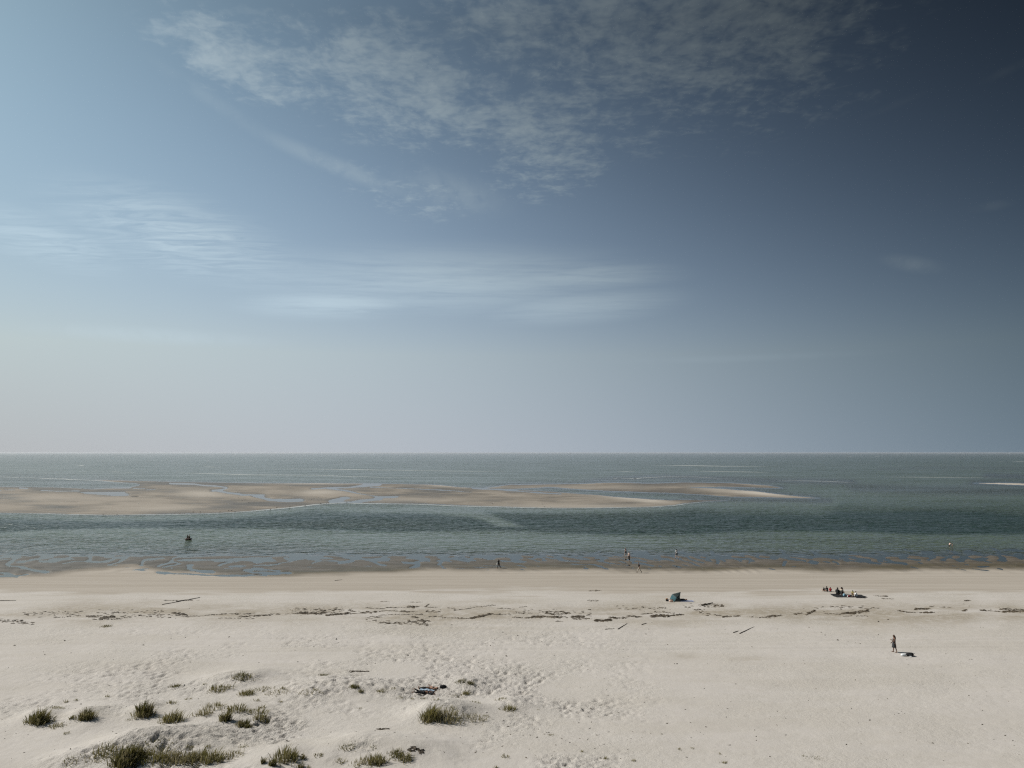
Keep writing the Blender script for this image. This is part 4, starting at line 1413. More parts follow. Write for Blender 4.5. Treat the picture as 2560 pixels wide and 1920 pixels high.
# things by the tent
g = flat_at(1668, 1503)
b = empty('backpack', g, 0.2, label="black backpack with tan leather top left of the beach tent", category="backpack")
lump('bag_body', (0.42, 0.30, 0.30), 'cloth_black', b, 21)
lump('top_flap', (0.36, 0.28, 0.16), 'tan_leather', b, 22, loc=(-0.04, 0.02, 0.24))
handle('strap', (0.0, -0.14, 0.28), (0.16, -0.2, 0.02), 0.06, 0.016, 'cloth_white', b)
g = flat_at(1678, 1505)
b = empty('tote_bag', g, 0.0, label="pale pink bag leaning against the left side of the beach tent", category="bag")
lump('bag_body', (0.56, 0.34, 0.32), 'skin_pale', b, 23)
lump('shadow_arc', (0.44, 0.2, 0.1), 'cloth_black', b, 24, loc=(0.06, 0.14, 0.24))  # black lump standing for the arc of shadow over the bag
handle('strap', (-0.12, -0.1, 0.24), (0.12, -0.12, 0.24), 0.10, 0.012, 'tan_leather', b)
sheet('beach_mat', 1.9, 1.1, 'mat_grey_blue', flat_at(1716, 1503), -0.02, "grey blue mat under the legs of the person in the tent", "mat", 6, 0.03)


def build_tent():
    g = flat_at(1686.7, 1504.3)
    root = empty('beach_tent', g, 0.0, label="small teal pop up beach tent standing on the sand", category="tent")
    P = dict(C=(0, 0, 0), E=(0.80, 0.0, 0.0), D=(-0.46, 1.25, 0.0), G=(0.95, 1.45, 0.0), A=(-0.20, 0.62, 0.90), B=(0.96, 0.66, 1.16), X=(0.30, 0.02, 0.52), R=(0.74, 0.10, 0.58), K=(0.3, 1.30, 0.60))
    P = {k: np.array(v, float) for k, v in P.items()}

    def panel(keys, m, sag):
        pts = [P[k] for k in keys]
        c = sum(pts) / len(pts)
        n = np.cross(pts[1] - pts[0], pts[-1] - pts[0]); n = n / np.linalg.norm(n)
        verts, faces = [], []
        # subdivide as a fan with a slight inward sag between the poles
        R_ = 6
        ring = []
        for i in range(len(pts)):
            a, b_ = pts[i], pts[(i + 1) % len(pts)]
            for t in np.linspace(0, 1, 6)[:-1]:
                ring.append(a + (b_ - a) * t)
        for r in range(R_):
            f_ = 1 - r / R_
            for q in ring:
                s_ = sag * (1 - f_ ** 2) + 0.008 * float(vnoise(q[0] * 7 + r, q[2] * 7 + q[1] * 5, 3)) * (r > 0)
                verts.append(c + (q - c) * f_ + n * s_)
        k = len(ring)
        verts.append(c + n * sag)
        for r in range(R_ - 1):
            for i in range(k):
                faces.append((r * k + i, r * k + (i + 1) % k, (r + 1) * k + (i + 1) % k, (r + 1) * k + i))
        for i in range(k):
            faces.append(((R_ - 1) * k + i, (R_ - 1) * k + (i + 1) % k, R_ * k))
        o = link('panel', mesh_from('panel', verts, faces, M[m]), root)
        md = o.modifiers.new('thick', 'SOLIDIFY'); md.thickness = 0.006; md.offset = 0
        return o
    panel(('A', 'C', 'X'), 'tent_teal', 0.03)
    panel(('A', 'D', 'C'), 'tent_teal', 0.03)
    panel(('A', 'X', 'B'), 'tent_shaded', 0.03)  # panels away from the sun get the shade-coloured fabric
    panel(('X', 'C', 'E'), 'tent_shaded', 0.02)
    panel(('X', 'E', 'R', 'B'), 'tent_shaded', 0.02)
    panel(('A', 'B', 'K'), 'tent_teal', 0.03)
    panel(('A', 'K', 'D'), 'tent_teal', 0.03)
    panel(('K', 'B', 'G'), 'tent_shaded', 0.02)
    panel(('D', 'K', 'G'), 'tent_teal', 0.02)
    fl = panel(('C', 'E', 'G', 'D'), 'tent_shaded', 0.012)
    fl.name = 'floor_sheet'; fl.location.z = 0.012
    for a, b_ in (('A', 'C'), ('A', 'X'), ('X', 'E'), ('A', 'D'), ('A', 'B'), ('B', 'R'), ('R', 'E'), ('B', 'G'), ('A', 'K'), ('K', 'G'), ('X', 'B'), ('C', 'X')):
        v, f = tube([P[a], (P[a] + P[b_]) / 2, P[b_]], 0.011, 6)
        link('pole', mesh_from('pole', v, f, M['pole_grey']), root)
    for k, d in (('C', (-0.25, -0.25)), ('E', (0.2, -0.3)), ('D', (-0.4, 0.2)), ('G', (0.3, 0.3))):
        a = P[k] + [0, 0, 0.05]
        e = a + [d[0], d[1], -0.06]
        v, f = tube([a, e], 0.004, 4)
        link('guy_line', mesh_from('guy_line', v, f, M['cloth_white']), root)


build_tent()


def build_raft():
    g = Vector(pts_at(471.3, 1349.6, 0.0) + (0.0,))
    g.z = 0.0
    root = empty('inflatable_boat', g, 0.12, label="small dark red inflatable boat in the channel carrying two people", category="boat")
    n, m = 32, 10
    v, f = [], []
    for i in range(n):
        a = 2 * math.pi * i / n
        px_, py_ = 0.62 * math.copysign(abs(math.cos(a)) ** 0.7, math.cos(a)), 0.48 * math.copysign(abs(math.sin(a)) ** 0.7, math.sin(a))
        rise = 0.10 * max(0, abs(math.cos(a)) - 0.6) / 0.4
        nrm = np.array([math.cos(a) * 0.6, math.sin(a), 0]); nrm /= np.linalg.norm(nrm)
        for j in range(m):
            w = 2 * math.pi * j / m
            q = np.array([px_, py_, 0.17 + rise]) + 0.19 * (math.cos(w) * nrm + math.sin(w) * np.array([0, 0, 1]))
            v.append(q)
    for i in range(n):
        for j in range(m):
            a, b_ = i * m + j, i * m + (j + 1) % m
            c_, d_ = ((i + 1) % n) * m + (j + 1) % m, ((i + 1) % n) * m + j
            f.append((a, d_, c_, b_))
    link('hull_tube', mesh_from('hull_tube', v, f, M['raft_brown']), root)
    v, f = ball((0, 0, 0.10), (0.60, 0.44, 0.03), 20, 4)
    link('floor_sheet', mesh_from('floor_sheet', v, f, M['raft_floor']), root)
    for q in (-0.30, 0.30):
        v, f = tube([(q, -0.36, 0.2), (q, 0.0, 0.22), (q, 0.36, 0.2)], 0.10, 8)
        link('seat', mesh_from('seat', v, f, M['raft_brown']), root)
    o = empty('paddle', g + Vector((0, -0.32, 0.42)), 0.12, label="double bladed paddle with white blades held across the inflatable boat", category="paddle")
    v, f = tube([(-0.66, 0, -0.04), (0, 0, 0.06), (0.66, 0, 0.0)], 0.016, 6)
    link('shaft', mesh_from('shaft', v, f, M['cloth_black']), o)
    for q, zz in ((-0.76, -0.08), (0.76, -0.02)):
        v, f = ball((q, 0, zz), (0.17, 0.03, 0.08), 12, 6)
        link('blade', mesh_from('blade', v, f, M['plastic_white']), o)
    c, s_ = math.cos(0.12), math.sin(0.12)
    person(g + Vector((-0.30 * c, -0.30 * s_, 0.24)), RIGHT + 0.12, pose(SITL, h=1.55, lean=6, arm_l=40, arm_r=44, elbow_l=30, elbow_r=30, hip_l=95, hip_r=95, knee_l=60, knee_r=60),
           "person in dark clothes sitting in the left half of the inflatable boat", wear=(('hoodie', 'cloth_charcoal'), ('shorts', 'cloth_black')))
    person(g + Vector((0.30 * c, 0.30 * s_, 0.22)), LEFT + 0.12, pose(SITL, h=1.50, lean=8, arm_l=40, arm_r=44, elbow_l=30, elbow_r=30, hip_l=95, hip_r=95, knee_l=70, knee_r=70),
           "bare armed person with pale top sitting in the right half of the inflatable boat", skin='skin', wear=(('shirt', 'cloth_beige'), ('shorts', 'cloth_black')))


build_raft()


# ------------------------------------------------------------------ birds
def bird_mesh():
    v, f = ball((0, 0, 0.26), (0.21, 0.085, 0.085), 10, 6)
    v = [np.array(q) for q in v]
    for q in v:                       # tapering tail
        if q[0] < -0.02:
            k = min(1.0, (-0.02 - q[0]) / 0.19); q[1] *= 1 - 0.5 * k; q[2] = 0.26 + (q[2] - 0.26) * (1 - 0.6 * k) + 0.03 * k
    n = len(v)
    v2, f2 = ball((0.20, 0, 0.39), (0.055, 0.045, 0.048), 8, 5)
    v3, f3 = tube([(0.12, 0, 0.29), (0.18, 0, 0.37)], [0.06, 0.042], 8)
    v += v2; f += [tuple(i + n for i in q) for q in f2]; n += len(v2)
    v += v3; f += [tuple(i + n for i in q) for q in f3]; n += len(v3)
    return mesh_from('bird_body', v, f)


BIRD_BODY = {}
for kind_, mm in (('white', 'gull_white'), ('dark', 'bird_dark')):
    me_ = bird_mesh(); me_.materials.append(M[mm]); BIRD_BODY[kind_] = me_
wv, wf = ball((-0.05, 0.075, 0.28), (0.22, 0.022, 0.06), 8, 5)
wv2, wf2 = ball((-0.05, -0.075, 0.28), (0.22, 0.022, 0.06), 8, 5)
BIRD_WINGS = {}
for kind_, mm in (('white', 'wing_grey'), ('dark', 'bird_dark')):
    BIRD_WINGS[kind_] = mesh_from('wings', wv + wv2, wf + [tuple(i + len(wv) for i in q) for q in wf2], M[mm])
lv, lf = tube([(0.0, 0.03, 0.2), (0.0, 0.03, 0.0)], 0.008, 5)
lv2, lf2 = tube([(0.0, -0.03, 0.2), (0.0, -0.03, 0.0)], 0.008, 5)
bv, bf = tube([(0.24, 0, 0.39), (0.32, 0, 0.375)], [0.014, 0.005], 5)
BIRD_LEGS = mesh_from('legs', lv + lv2 + bv, lf + [tuple(i + len(lv) for i in q) for q in lf2] + [tuple(i + 2 * len(lv) for i in q) for q in bf], M['beak'])


def bird(px, py, kind, label, group, rng):
    x, y = pts_at(px, py, 0.15)
    z = max(hz(x, y), 0.0) - 0.01
    o = link('gull' if kind == 'white' else 'wader_bird', BIRD_BODY[kind], None, label=label, category='bird', group=group)
    o.location = (x, y, z)
    o.rotation_euler = (0, 0, rng.uniform(0, 6.28))
    k = rng.uniform(1.0, 1.3)
    o.scale = (k, k, k)
    link('wings', BIRD_WINGS[kind], o)
    link('legs_and_beak', BIRD_LEGS, o)


rng = random.Random(4)
W_ = WM([(410, 475), (430, 492), (480, 482), (540, 467), (600, 462), (560, 474), (500, 470), (1700, 482), (2050, 512), (1305, 440), (2170, 517), (1970, 432), (2030, 422), (2040, 518)]) \
    + WL([(2020, 520), (2090, 492), (2115, 482), (2150, 507), (1200, 522), (2060, 470)]) \
    + WR([(265, 522), (280, 542), (335, 542), (785, 372), (1115, 382), (1235, 522), (1325, 417), (1930, 510), (2085, 402), (2195, 402), (1120, 392)])
for a_, b_ in W_:
    bird(a_, b_ + 1.0, 'white', "white gull standing on the sandbar", "white gulls on the sandbar", rng)
D_ = WL([(890, 611), (1010, 610), (1670, 592), (1730, 592), (1900, 590), (1975, 582), (2000, 580), (2030, 588)]) \
    + WM([(125, 568), (180, 552), (290, 548), (425, 538), (560, 520), (610, 518), (625, 512), (785, 508), (820, 500), (1120, 512)])
for a_, b_ in D_:
    bird(a_, b_, 'dark', "dark shore bird at the near waterline of the sandbar", "dark birds along the sandbar edge", rng)
for a_, b_ in WR([(920, 283), (1000, 303), (1065, 300)]) + WS([(1060, 305)]):
    bird(a_, b_ + 1.0, 'white', "white gull on the shoal behind the sandbar", "gulls on the far shoal", rng)


# ------------------------------------------------------------------ dune grass
def tuft_mesh(w, d, hgt, n, seed, lean=0.12, m='grass_olive', xy0=(0, 0)):
    """many curved blades that grow from an uneven patch"""
    r = np.random.RandomState(seed)
    ang = r.rand(n) * 6.283
    rad = np.sqrt(r.rand(n)) * np.where(r.rand(n) < 0.75, 0.8, 1.25)
    clump = 0.7 + 0.6 * vnoise(np.cos(ang) * rad * 2.2 + seed, np.sin(ang) * rad * 2.2, seed)
    bx = np.cos(ang) * rad * w / 2; by = np.sin(ang) * rad * d / 2
    gz = height(xy0[0] + bx, xy0[1] + by) - hz(*xy0)
    h = hgt * (0.45 + 0.65 * r.rand(n)) * np.clip(1.15 - 0.45 * rad, 0.3, 1.2) * clump
    out = np.stack([np.cos(ang), np.sin(ang)], 1) * (rad * 0.38)[:, None] + r.randn(n, 2) * 0.16 + [lean, 0]
    wd = np.clip(0.010 + 0.010 * r.rand(n), 0, 1) * (1.0 + 0.6 * hgt)
    a2 = r.rand(n) * 6.283
    sx, sy = np.cos(a2) * wd, np.sin(a2) * wd
    V, Q = [], []
    base = np.stack([bx, by, gz - 0.03], 1)
    for k, (t, ww) in enumerate(((0, 1.0), (0.5, 0.85), (0.85, 0.5))):
        c = base + np.stack([out[:, 0] * h * t ** 1.8, out[:, 1] * h * t ** 1.8, h * t + 0.03 * (t == 0) * 0], 1)
        V.append(c - np.stack([sx * ww, sy * ww, 0 * sx], 1)); V.append(c + np.stack([sx * ww, sy * ww, 0 * sx], 1))
    tip = base + np.stack([out[:, 0] * h * 1.25, out[:, 1] * h * 1.25, h * 0.98], 1)
    V.append(tip)
    V = np.concatenate(V)
    i = np.arange(n)
    tri = [np.stack([i, i + n, i + 3 * n], 1), np.stack([i, i + 3 * n, i + 2 * n], 1), np.stack([i + 2 * n, i + 3 * n, i + 5 * n], 1),
           np.stack([i + 2 * n, i + 5 * n, i + 4 * n], 1), np.stack([i + 4 * n, i + 5 * n, i + 6 * n], 1)]
    return mesh_from('blades', V, np.concatenate(tri), M[m], smooth=False)


TUFTS = [  # px, py of the base, width, height in pixels, blades, material, label (None = one of the small sprigs)
    (98, 1805, 46, 44, 420, 'grass_dark', "bushy dark grass tuft nearest the left edge of the dunes"),
    (139, 1772, 46, 9, 110, 'grass_olive', "low flat grass strip behind the leftmost bushy tuft"),
    (140, 1817, 40, 14, 90, 'grass_olive', "thin grass trailing right from the leftmost bushy tuft"),
    (214, 1796, 34, 32, 380, 'grass_dark', "compact square dark grass tuft, second from the left"),
    (179, 1797, 11, 14, 50, 'grass_dark', "tiny grass tuft between the two leftmost bushy tufts"),
    (360, 1788, 38, 44, 380, 'grass_dark', "dense leaning grass tuft, third from the left in the middle row"),
    (431, 1802, 52, 36, 260, 'grass_olive', "wide spiky grass tuft right of the dense leaning tuft"),
    (437, 1717, 24, 12, 110, 'grass_dark', "small dark tuft on bare sand behind the dune row"),
    (564, 1802, 24, 36, 220, 'grass_dark', "narrow upright grass tuft with a shadow to its right"),
    (610, 1816, 32, 26, 260, 'grass_dark', "rounded dark tuft just right of the narrow upright one"),
    (550, 1724, 52, 20, 220, 'grass_olive', "grass patch on the left shoulder of the far dune mound"),
    (606, 1694, 52, 16, 240, 'grass_dark', "grass crowning the top of the far dune mound"),
    (616, 1736, 38, 20, 200, 'grass_olive', "grass patch at the foot of the far dune mound"),
    (509, 1786, 44, 24, 110, 'grass_dry', "sparse pale grass between the spiky and the upright tufts"),
    (593, 1776, 54, 26, 160, 'grass_olive', "loose olive grass behind the narrow upright tuft"),
    (431, 1760, 20, 14, 60, 'grass_olive', "small loose tuft behind the wide spiky tuft"),
    (262, 1884, 64, 26, 170, 'grass_olive', "sparse grass along the left crest of the front dune"),
    (312, 1912, 50, 62, 620, 'grass_dark', "biggest dark grass clump at the left end of the front dune"),
    (348, 1894, 34, 32, 300, 'grass_dark', "dark grass clump just right of the biggest clump"),
    (402, 1900, 86, 36, 300, 'grass_olive', "broad loose grass in the middle of the front dune"),
    (393, 1862, 90, 10, 170, 'grass_olive', "thin fringe of grass along the top of the front dune"),
    (515, 1902, 90, 36, 380, 'grass_olive', "broad dense grass at the right end of the front dune"),
    (474, 1866, 22, 9, 60, 'grass_olive', "tiny grass fringe right of the front dune top"),
    (172, 1904, 40, 12, 90, 'grass_olive', "low grass left of the front dune near the bottom edge"),
    (654, 1725, 48, 14, 110, 'grass_olive', "low grass right of the far dune mound"),
    (654, 1800, 34, 24, 150, 'grass_olive', "loose grass right of the rounded dark tuft"),
    (776, 1732, 72, 12, 110, 'grass_dry', "sparse pale grass row left of the small round dark tuft"),
    (886, 1720, 25, 11, 200, 'grass_dark', "small round dark tuft left of the sunbathers"),
    (902, 1730, 13, 12, 60, 'grass_olive', "little tuft just below the small round dark tuft"),
    (954, 1729, 24, 12, 80, 'grass_olive', "little tuft midway to the sunbathers"),
    (809, 1688, 22, 8, 90, 'grass_dark', "small isolated tuft on flat sand behind the dunes"),
    (1077, 1798, 44, 42, 420, 'grass_olive', "large olive grass tuft in front of the sunbathers"),
    (1120, 1800, 64, 34, 230, 'grass_dry', "thin pale grass beside the large olive tuft"),
    (1152, 1705, 28, 9, 130, 'grass_dark', "grass along the left of the small mound beyond the sunbathers"),
    (1176, 1709, 18, 10, 110, 'grass_dark', "grass on the right slope of the small mound beyond the sunbathers"),
    (1164, 1736, 22, 14, 100, 'grass_olive', "grass at the front foot of the mound beyond the sunbathers"),
    (1272, 1774, 34, 18, 140, 'grass_olive', "rightmost grass patch of the middle dunes"),
    (1250, 1751, 34, 8, 70, 'grass_olive', "low grass behind the rightmost grass patch"),
    (718, 1898, 58, 40, 260, 'grass_olive', "row of upright grass stalks on the middle front dune"),
    (680, 1914, 16, 28, 120, 'grass_dark', "narrow dark tuft left of the upright stalks near the bottom edge"),
    (657, 1907, 9, 22, 60, 'grass_dark', "single thin tuft at the far left of the upright stalks"),
    (758, 1896, 17, 14, 60, 'grass_olive', "short tuft at the right end of the upright stalks"),
    (752, 1919, 14, 18, 80, 'grass_dark', "small tuft cut by the bottom edge below the upright stalks"),
    (870, 1869, 40, 11, 120, 'grass_olive', "grass fringe on top of the pale smooth dune"),
    (941, 1908, 44, 32, 210, 'grass_olive', "grass on the right slope of the pale smooth dune"),
    (990, 1888, 34, 20, 140, 'grass_olive', "grass tuft right of the pale smooth dune"),
    (1012, 1900, 34, 22, 160, 'grass_olive', "lower grass tuft at the right foot of the pale smooth dune"),
    (796, 1889, 24, 11, 60, 'grass_dry', "faint dry grass between the stalks and the smooth dune"),
    (690, 1733, 70, 12, 120, 'grass_dry', "long thin band of dry grass right of the far dune mound"),
    (540, 1770, 70, 20, 130, 'grass_dry', "scattered dry stalks left of the loose olive grass"),
    (645, 1782, 60, 20, 150, 'grass_olive', "scattered olive stalks at the right end of the middle tufts"),
    (455, 1905, 80, 34, 300, 'grass_dry', "pale dry grass filling the middle right of the front dune"),
    (580, 1890, 50, 20, 90, 'grass_dry', "few dry stalks right of the front dune"),
    (1190, 1798, 60, 18, 120, 'grass_dry', "low dry grass right of the large olive tuft"),
    (905, 1912, 60, 20, 110, 'grass_dry', "dry stalks on the face of the pale smooth dune"),
    (230, 1897, 60, 12, 90, 'grass_dry', "faint dry grass at the left foot of the front dune"),
    (1085, 1728, 30, 6, 40, 'grass_dry', "thin grass just right of the sunbathers"),
    (265, 1567, 26, 8, 130, 'grass_dark', "lone dark plant on the flat sand below the tide line"),
]
SPRIGS = [(322, 1800, 13, 8), (165, 1835, 15, 12), (518, 1867, 19, 10), (607, 1867, 26, 10), (706, 1723, 20, 12), (981, 1723, 20, 7), (1057, 1748, 13, 9), (1140, 1741, 26, 6), (930, 1871, 26, 8),
          (1262, 1893, 22, 11), (1238, 1919, 10, 12), (1377, 1838, 17, 7), (1453, 1880, 10, 8), (1513, 1898, 12, 12), (1584, 1903, 12, 10), (1699, 1874, 12, 8), (1731, 1871, 11, 7), (1801, 1885, 11, 7),
          (1810, 1908, 14, 11), (2036, 1895, 40, 7), (2010, 1891, 14, 6), (1345, 1775, 8, 5), (510, 1712, 12, 8), (165, 1755, 12, 10), (190, 1752, 10, 8), (268, 1742, 9, 10), (770, 1920, 9, 14), (545, 1765, 26, 16), (655, 1770, 20, 12),
          (1000, 1745, 24, 8), (1030, 1748, 16, 6), (1190, 1760, 24, 10), (1215, 1790, 18, 10), (1125, 1770, 26, 10), (850, 1905, 24, 14), (470, 1750, 18, 9), (640, 1752, 20, 10), (700, 1755, 14, 8), (900, 1770, 10, 6), (1090, 1760, 16, 8)]


def tuft(px, py, w, h, n, m, label, group=None, seed=1):
    g = ground(px, py)
    k = mpx(px, py)
    root = empty('grass_tuft', g, 0, label=label, category='grass')
    if group:
        root['group'] = group
    wm, hm = w * k, max(0.10, h * k * 0.88)
    link('blades', tuft_mesh(wm, min(max(0.35, wm * 0.8), 1.5), hm, int(n * (0.66 if m == 'grass_dark' else 0.55)), seed, 0.15, m, (g.x, g.y)), root, kind='stuff')
    link('dry_blades', tuft_mesh(wm * 1.15, min(max(0.35, wm * 0.9), 1.6), hm * 0.95, max(6, int(n * 0.42)), seed + 500, 0.2, 'grass_dry', (g.x, g.y)), root, kind='stuff')


for i_, (a_, b_, w_, h_, n_, m_, l_) in enumerate(TUFTS):
    tuft(a_, b_, w_, h_, n_, m_, l_, None, 10 + i_)
for i_, (a_, b_, w_, h_) in enumerate(SPRIGS):
    tuft(a_, b_, w_, h_, 12 + w_ * 1.2, 'grass_olive', *(("tiny thin grass sprig alone on the open sand at right", "grass sprigs on the open sand") if a_ > 1300 else
           ("tiny thin grass sprig on the trodden sand around the sunbathers", "grass sprigs near the sunbathers") if a_ > 820 else
           ("tiny thin grass sprig among the bigger tufts of the left dunes", "grass sprigs among the left dunes")), 200 + i_)


# ------------------------------------------------------------------ seaweed, driftwood, specks
ZA = lambda x1, y1, x2, y2, t, n: tuple(zl([(x1, y1), (x2, y2)], 0, 1420)) + (t, n)
ZB = lambda x1, y1, x2, y2, t, n: tuple(zl([(x1, y1), (x2, y2)], 640, 1420)) + (t, n)
ZC = lambda x1, y1, x2, y2, t, n: tuple(zl([(x1, y1), (x2, y2)], 1280, 1420)) + (t, n)
ZD = lambda x1, y1, x2, y2, t, n: tuple(zl([(x1, y1), (x2, y2)], 1920, 1320)) + (t, n)
WRACK = [  # from, to, half thickness in pixels, pieces
    ZA(-60, 465, 230, 480, 5, 40), ZA(60, 470, 300, 500, 6, 30), ZA(450, 440, 700, 425, 2.0, 26), ZA(750, 432, 860, 432, 3.0, 40), ZA(860, 445, 990, 438, 3.6, 90), ZA(800, 462, 1050, 455, 2.0, 46),
    ZA(990, 450, 1250, 425, 3.0, 24), ZA(1250, 430, 1480, 430, 4.5, 22), ZA(1490, 405, 1610, 418, 2.4, 60), ZA(1520, 425, 1640, 435, 2.0, 30), ZA(1610, 432, 1780, 424, 0.8, 40), ZA(1780, 420, 2000, 407, 0.8, 44),
    ZA(2000, 410, 2212, 408, 2.6, 24), ZA(2050, 440, 2212, 430, 3.0, 40), ZA(1880, 452, 2200, 456, 1.4, 26), ZA(200, 410, 700, 400, 9, 50), ZA(850, 395, 1400, 400, 8, 50),
    ZB(0, 432, 210, 408, 2.6, 46), ZB(250, 412, 400, 402, 1.4, 24), ZB(380, 398, 490, 405, 2.6, 90), ZB(490, 408, 610, 398, 2.4, 44), ZB(610, 422, 800, 404, 2.4, 110), ZB(800, 408, 960, 398, 1.0, 48),
    ZB(930, 395, 1050, 385, 2.6, 34), ZB(1050, 390, 1110, 375, 0.8, 16), ZB(1110, 375, 1410, 383, 0.9, 60), ZB(950, 345, 1000, 356, 0.8, 16), ZB(1000, 356, 1120, 354, 0.7, 22), ZB(1130, 346, 1310, 345, 0.6, 34),
    ZB(1310, 338, 1410, 342, 2.6, 34), ZB(990, 430, 1080, 436, 1.2, 26), ZB(1060, 420, 1170, 410, 0.6, 22), ZB(1170, 409, 1430, 410, 0.7, 50), ZB(1260, 380, 1330, 384, 1.8, 28),
    ZB(1492, 308, 1465, 345, 0.6, 22), ZB(1478, 345, 1562, 343, 0.6, 26), ZB(1490, 372, 1470, 386, 0.6, 12), ZB(1500, 386, 1540, 371, 0.6, 14), ZB(1540, 389, 1590, 382, 0.7, 16),
    ZB(1310, 465, 1500, 470, 3.0, 40), ZB(1350, 433, 1410, 440, 1.4, 30), ZB(1430, 455, 1460, 475, 2.0, 26), ZB(1090, 488, 1290, 493, 1.6, 34), ZB(1500, 430, 1620, 425, 3.5, 12), ZB(1600, 440, 1780, 445, 1.6, 30),
    ZB(1750, 448, 1850, 450, 0.7, 24), ZB(1850, 448, 1950, 425, 2.2, 90), ZB(1950, 425, 2030, 406, 2.2, 80), ZB(2030, 406, 2200, 412, 1.6, 34), ZB(1660, 350, 1720, 352, 1.4, 14), ZB(1720, 372, 1850, 358, 0.9, 30),
    ZB(1840, 345, 2060, 325, 1.2, 22), ZB(2100, 352, 2240, 362, 0.8, 26), ZB(1330, 290, 1430, 290, 1.0, 14), ZB(1080, 286, 1150, 288, 0.6, 10), ZB(300, 380, 900, 380, 9, 90), ZB(950, 470, 1500, 500, 6, 60),
    ZC(0, 435, 90, 442, 1.2, 22), ZC(110, 440, 190, 436, 1.8, 44), ZC(190, 432, 290, 430, 2.6, 80), ZC(300, 430, 480, 440, 3.6, 50), ZC(520, 435, 620, 430, 3.0, 70), ZC(540, 452, 690, 447, 1.8, 40), ZC(380, 470, 440, 472, 1.0, 18),
    ZC(720, 465, 860, 455, 3.4, 100), ZC(850, 430, 900, 440, 2.8, 44), ZC(920, 440, 1000, 435, 2.0, 30), ZC(1000, 420, 1110, 425, 2.2, 34), ZC(1110, 402, 1220, 396, 0.9, 30), ZC(1200, 420, 1330, 415, 3.4, 90),
    ZC(1330, 420, 1480, 405, 2.2, 60), ZC(1220, 380, 1420, 392, 2.0, 26), ZC(1700, 400, 1870, 430, 2.0, 30), ZC(1820, 430, 1960, 420, 2.6, 26), ZC(2040, 430, 2240, 438, 1.4, 30), ZC(0, 395, 110, 402, 2.0, 20),
    ZC(60, 345, 140, 338, 0.6, 12), ZC(100, 380, 700, 400, 8, 60), ZC(900, 340, 1400, 350, 6, 40), ZC(1480, 320, 1700, 400, 8, 30),
    ZD(0, 772, 120, 762, 2.6, 44), ZD(220, 752, 300, 742, 2.0, 34), ZD(330, 757, 410, 713, 2.6, 44), ZD(490, 745, 640, 747, 1.6, 34), ZD(640, 740, 760, 735, 2.8, 90), ZD(740, 730, 870, 718, 3.0, 80), ZD(660, 766, 860, 765, 1.6, 26),
    ZD(890, 690, 960, 692, 1.2, 18), ZD(1120, 718, 1200, 728, 1.6, 36), ZD(1200, 732, 1360, 737, 1.2, 44), ZD(1270, 706, 1400, 702, 2.2, 54), ZD(1340, 738, 1420, 735, 2.2, 44), ZD(1400, 680, 1430, 680, 1.4, 16),
    ZD(1470, 690, 1570, 692, 1.0, 12), ZD(1680, 728, 1720, 715, 1.8, 26), ZD(1830, 718, 1880, 720, 1.8, 30), ZD(1880, 725, 2010, 732, 1.2, 30), ZD(2000, 710, 2060, 708, 1.8, 40), ZD(2030, 735, 2300, 733, 2.4, 140), ZD(2050, 712, 2260, 720, 2.0, 70),
    ZD(910, 568, 1030, 580, 1.4, 34), ZD(960, 575, 1035, 573, 1.6, 34), ZD(990, 600, 1070, 606, 1.4, 24), ZD(1700, 626, 1735, 622, 1.2, 20), ZD(400, 680, 900, 690, 6, 30),
]


def pieces_mesh(name, items, m, kind=None, label=None, flat=0.35):
    """low crumpled scraps lying on the sand: items of (x, y, length, width, direction)"""
    V, Fs = [], []
    arr = np.array(items)
    zz = height(arr[:, 0], arr[:, 1])
    r = np.random.RandomState(len(items))
    for (x, y, L, W, a), z in zip(items, zz):
        c, s_ = math.cos(a), math.sin(a)
        b0 = len(V)
        k = 7
        for i in range(k):
            w = 2 * math.pi * i / k
            rr = 0.65 + 0.6 * r.rand()
            px_, py_ = L / 2 * rr * math.cos(w), W / 2 * rr * math.sin(w)
            V.append((x + px_ * c - py_ * s_, y + px_ * s_ + py_ * c, z - 0.02 + 0.01 * r.rand()))
        hh = flat * W * (0.6 + 0.8 * r.rand())
        for q in (-0.22, 0.24):
            V.append((x + q * L * c, y + q * L * s_, z + hh * (0.7 + 0.5 * r.rand())))
        for i in range(k):
            ctr = b0 + k + (1 if math.cos(2 * math.pi * (i + 0.5) / k) > 0 else 0)
            Fs.append((b0 + i, b0 + (i + 1) % k, ctr))
        sw = [i for i in range(k) if (math.cos(2 * math.pi * (i - 0.5) / k) > 0) != (math.cos(2 * math.pi * (i + 0.5) / k) > 0)]
        for i in sw:
            Fs.append((b0 + i, b0 + k, b0 + k + 1))
    return mesh_from(name, V, Fs, M[m], smooth=False)


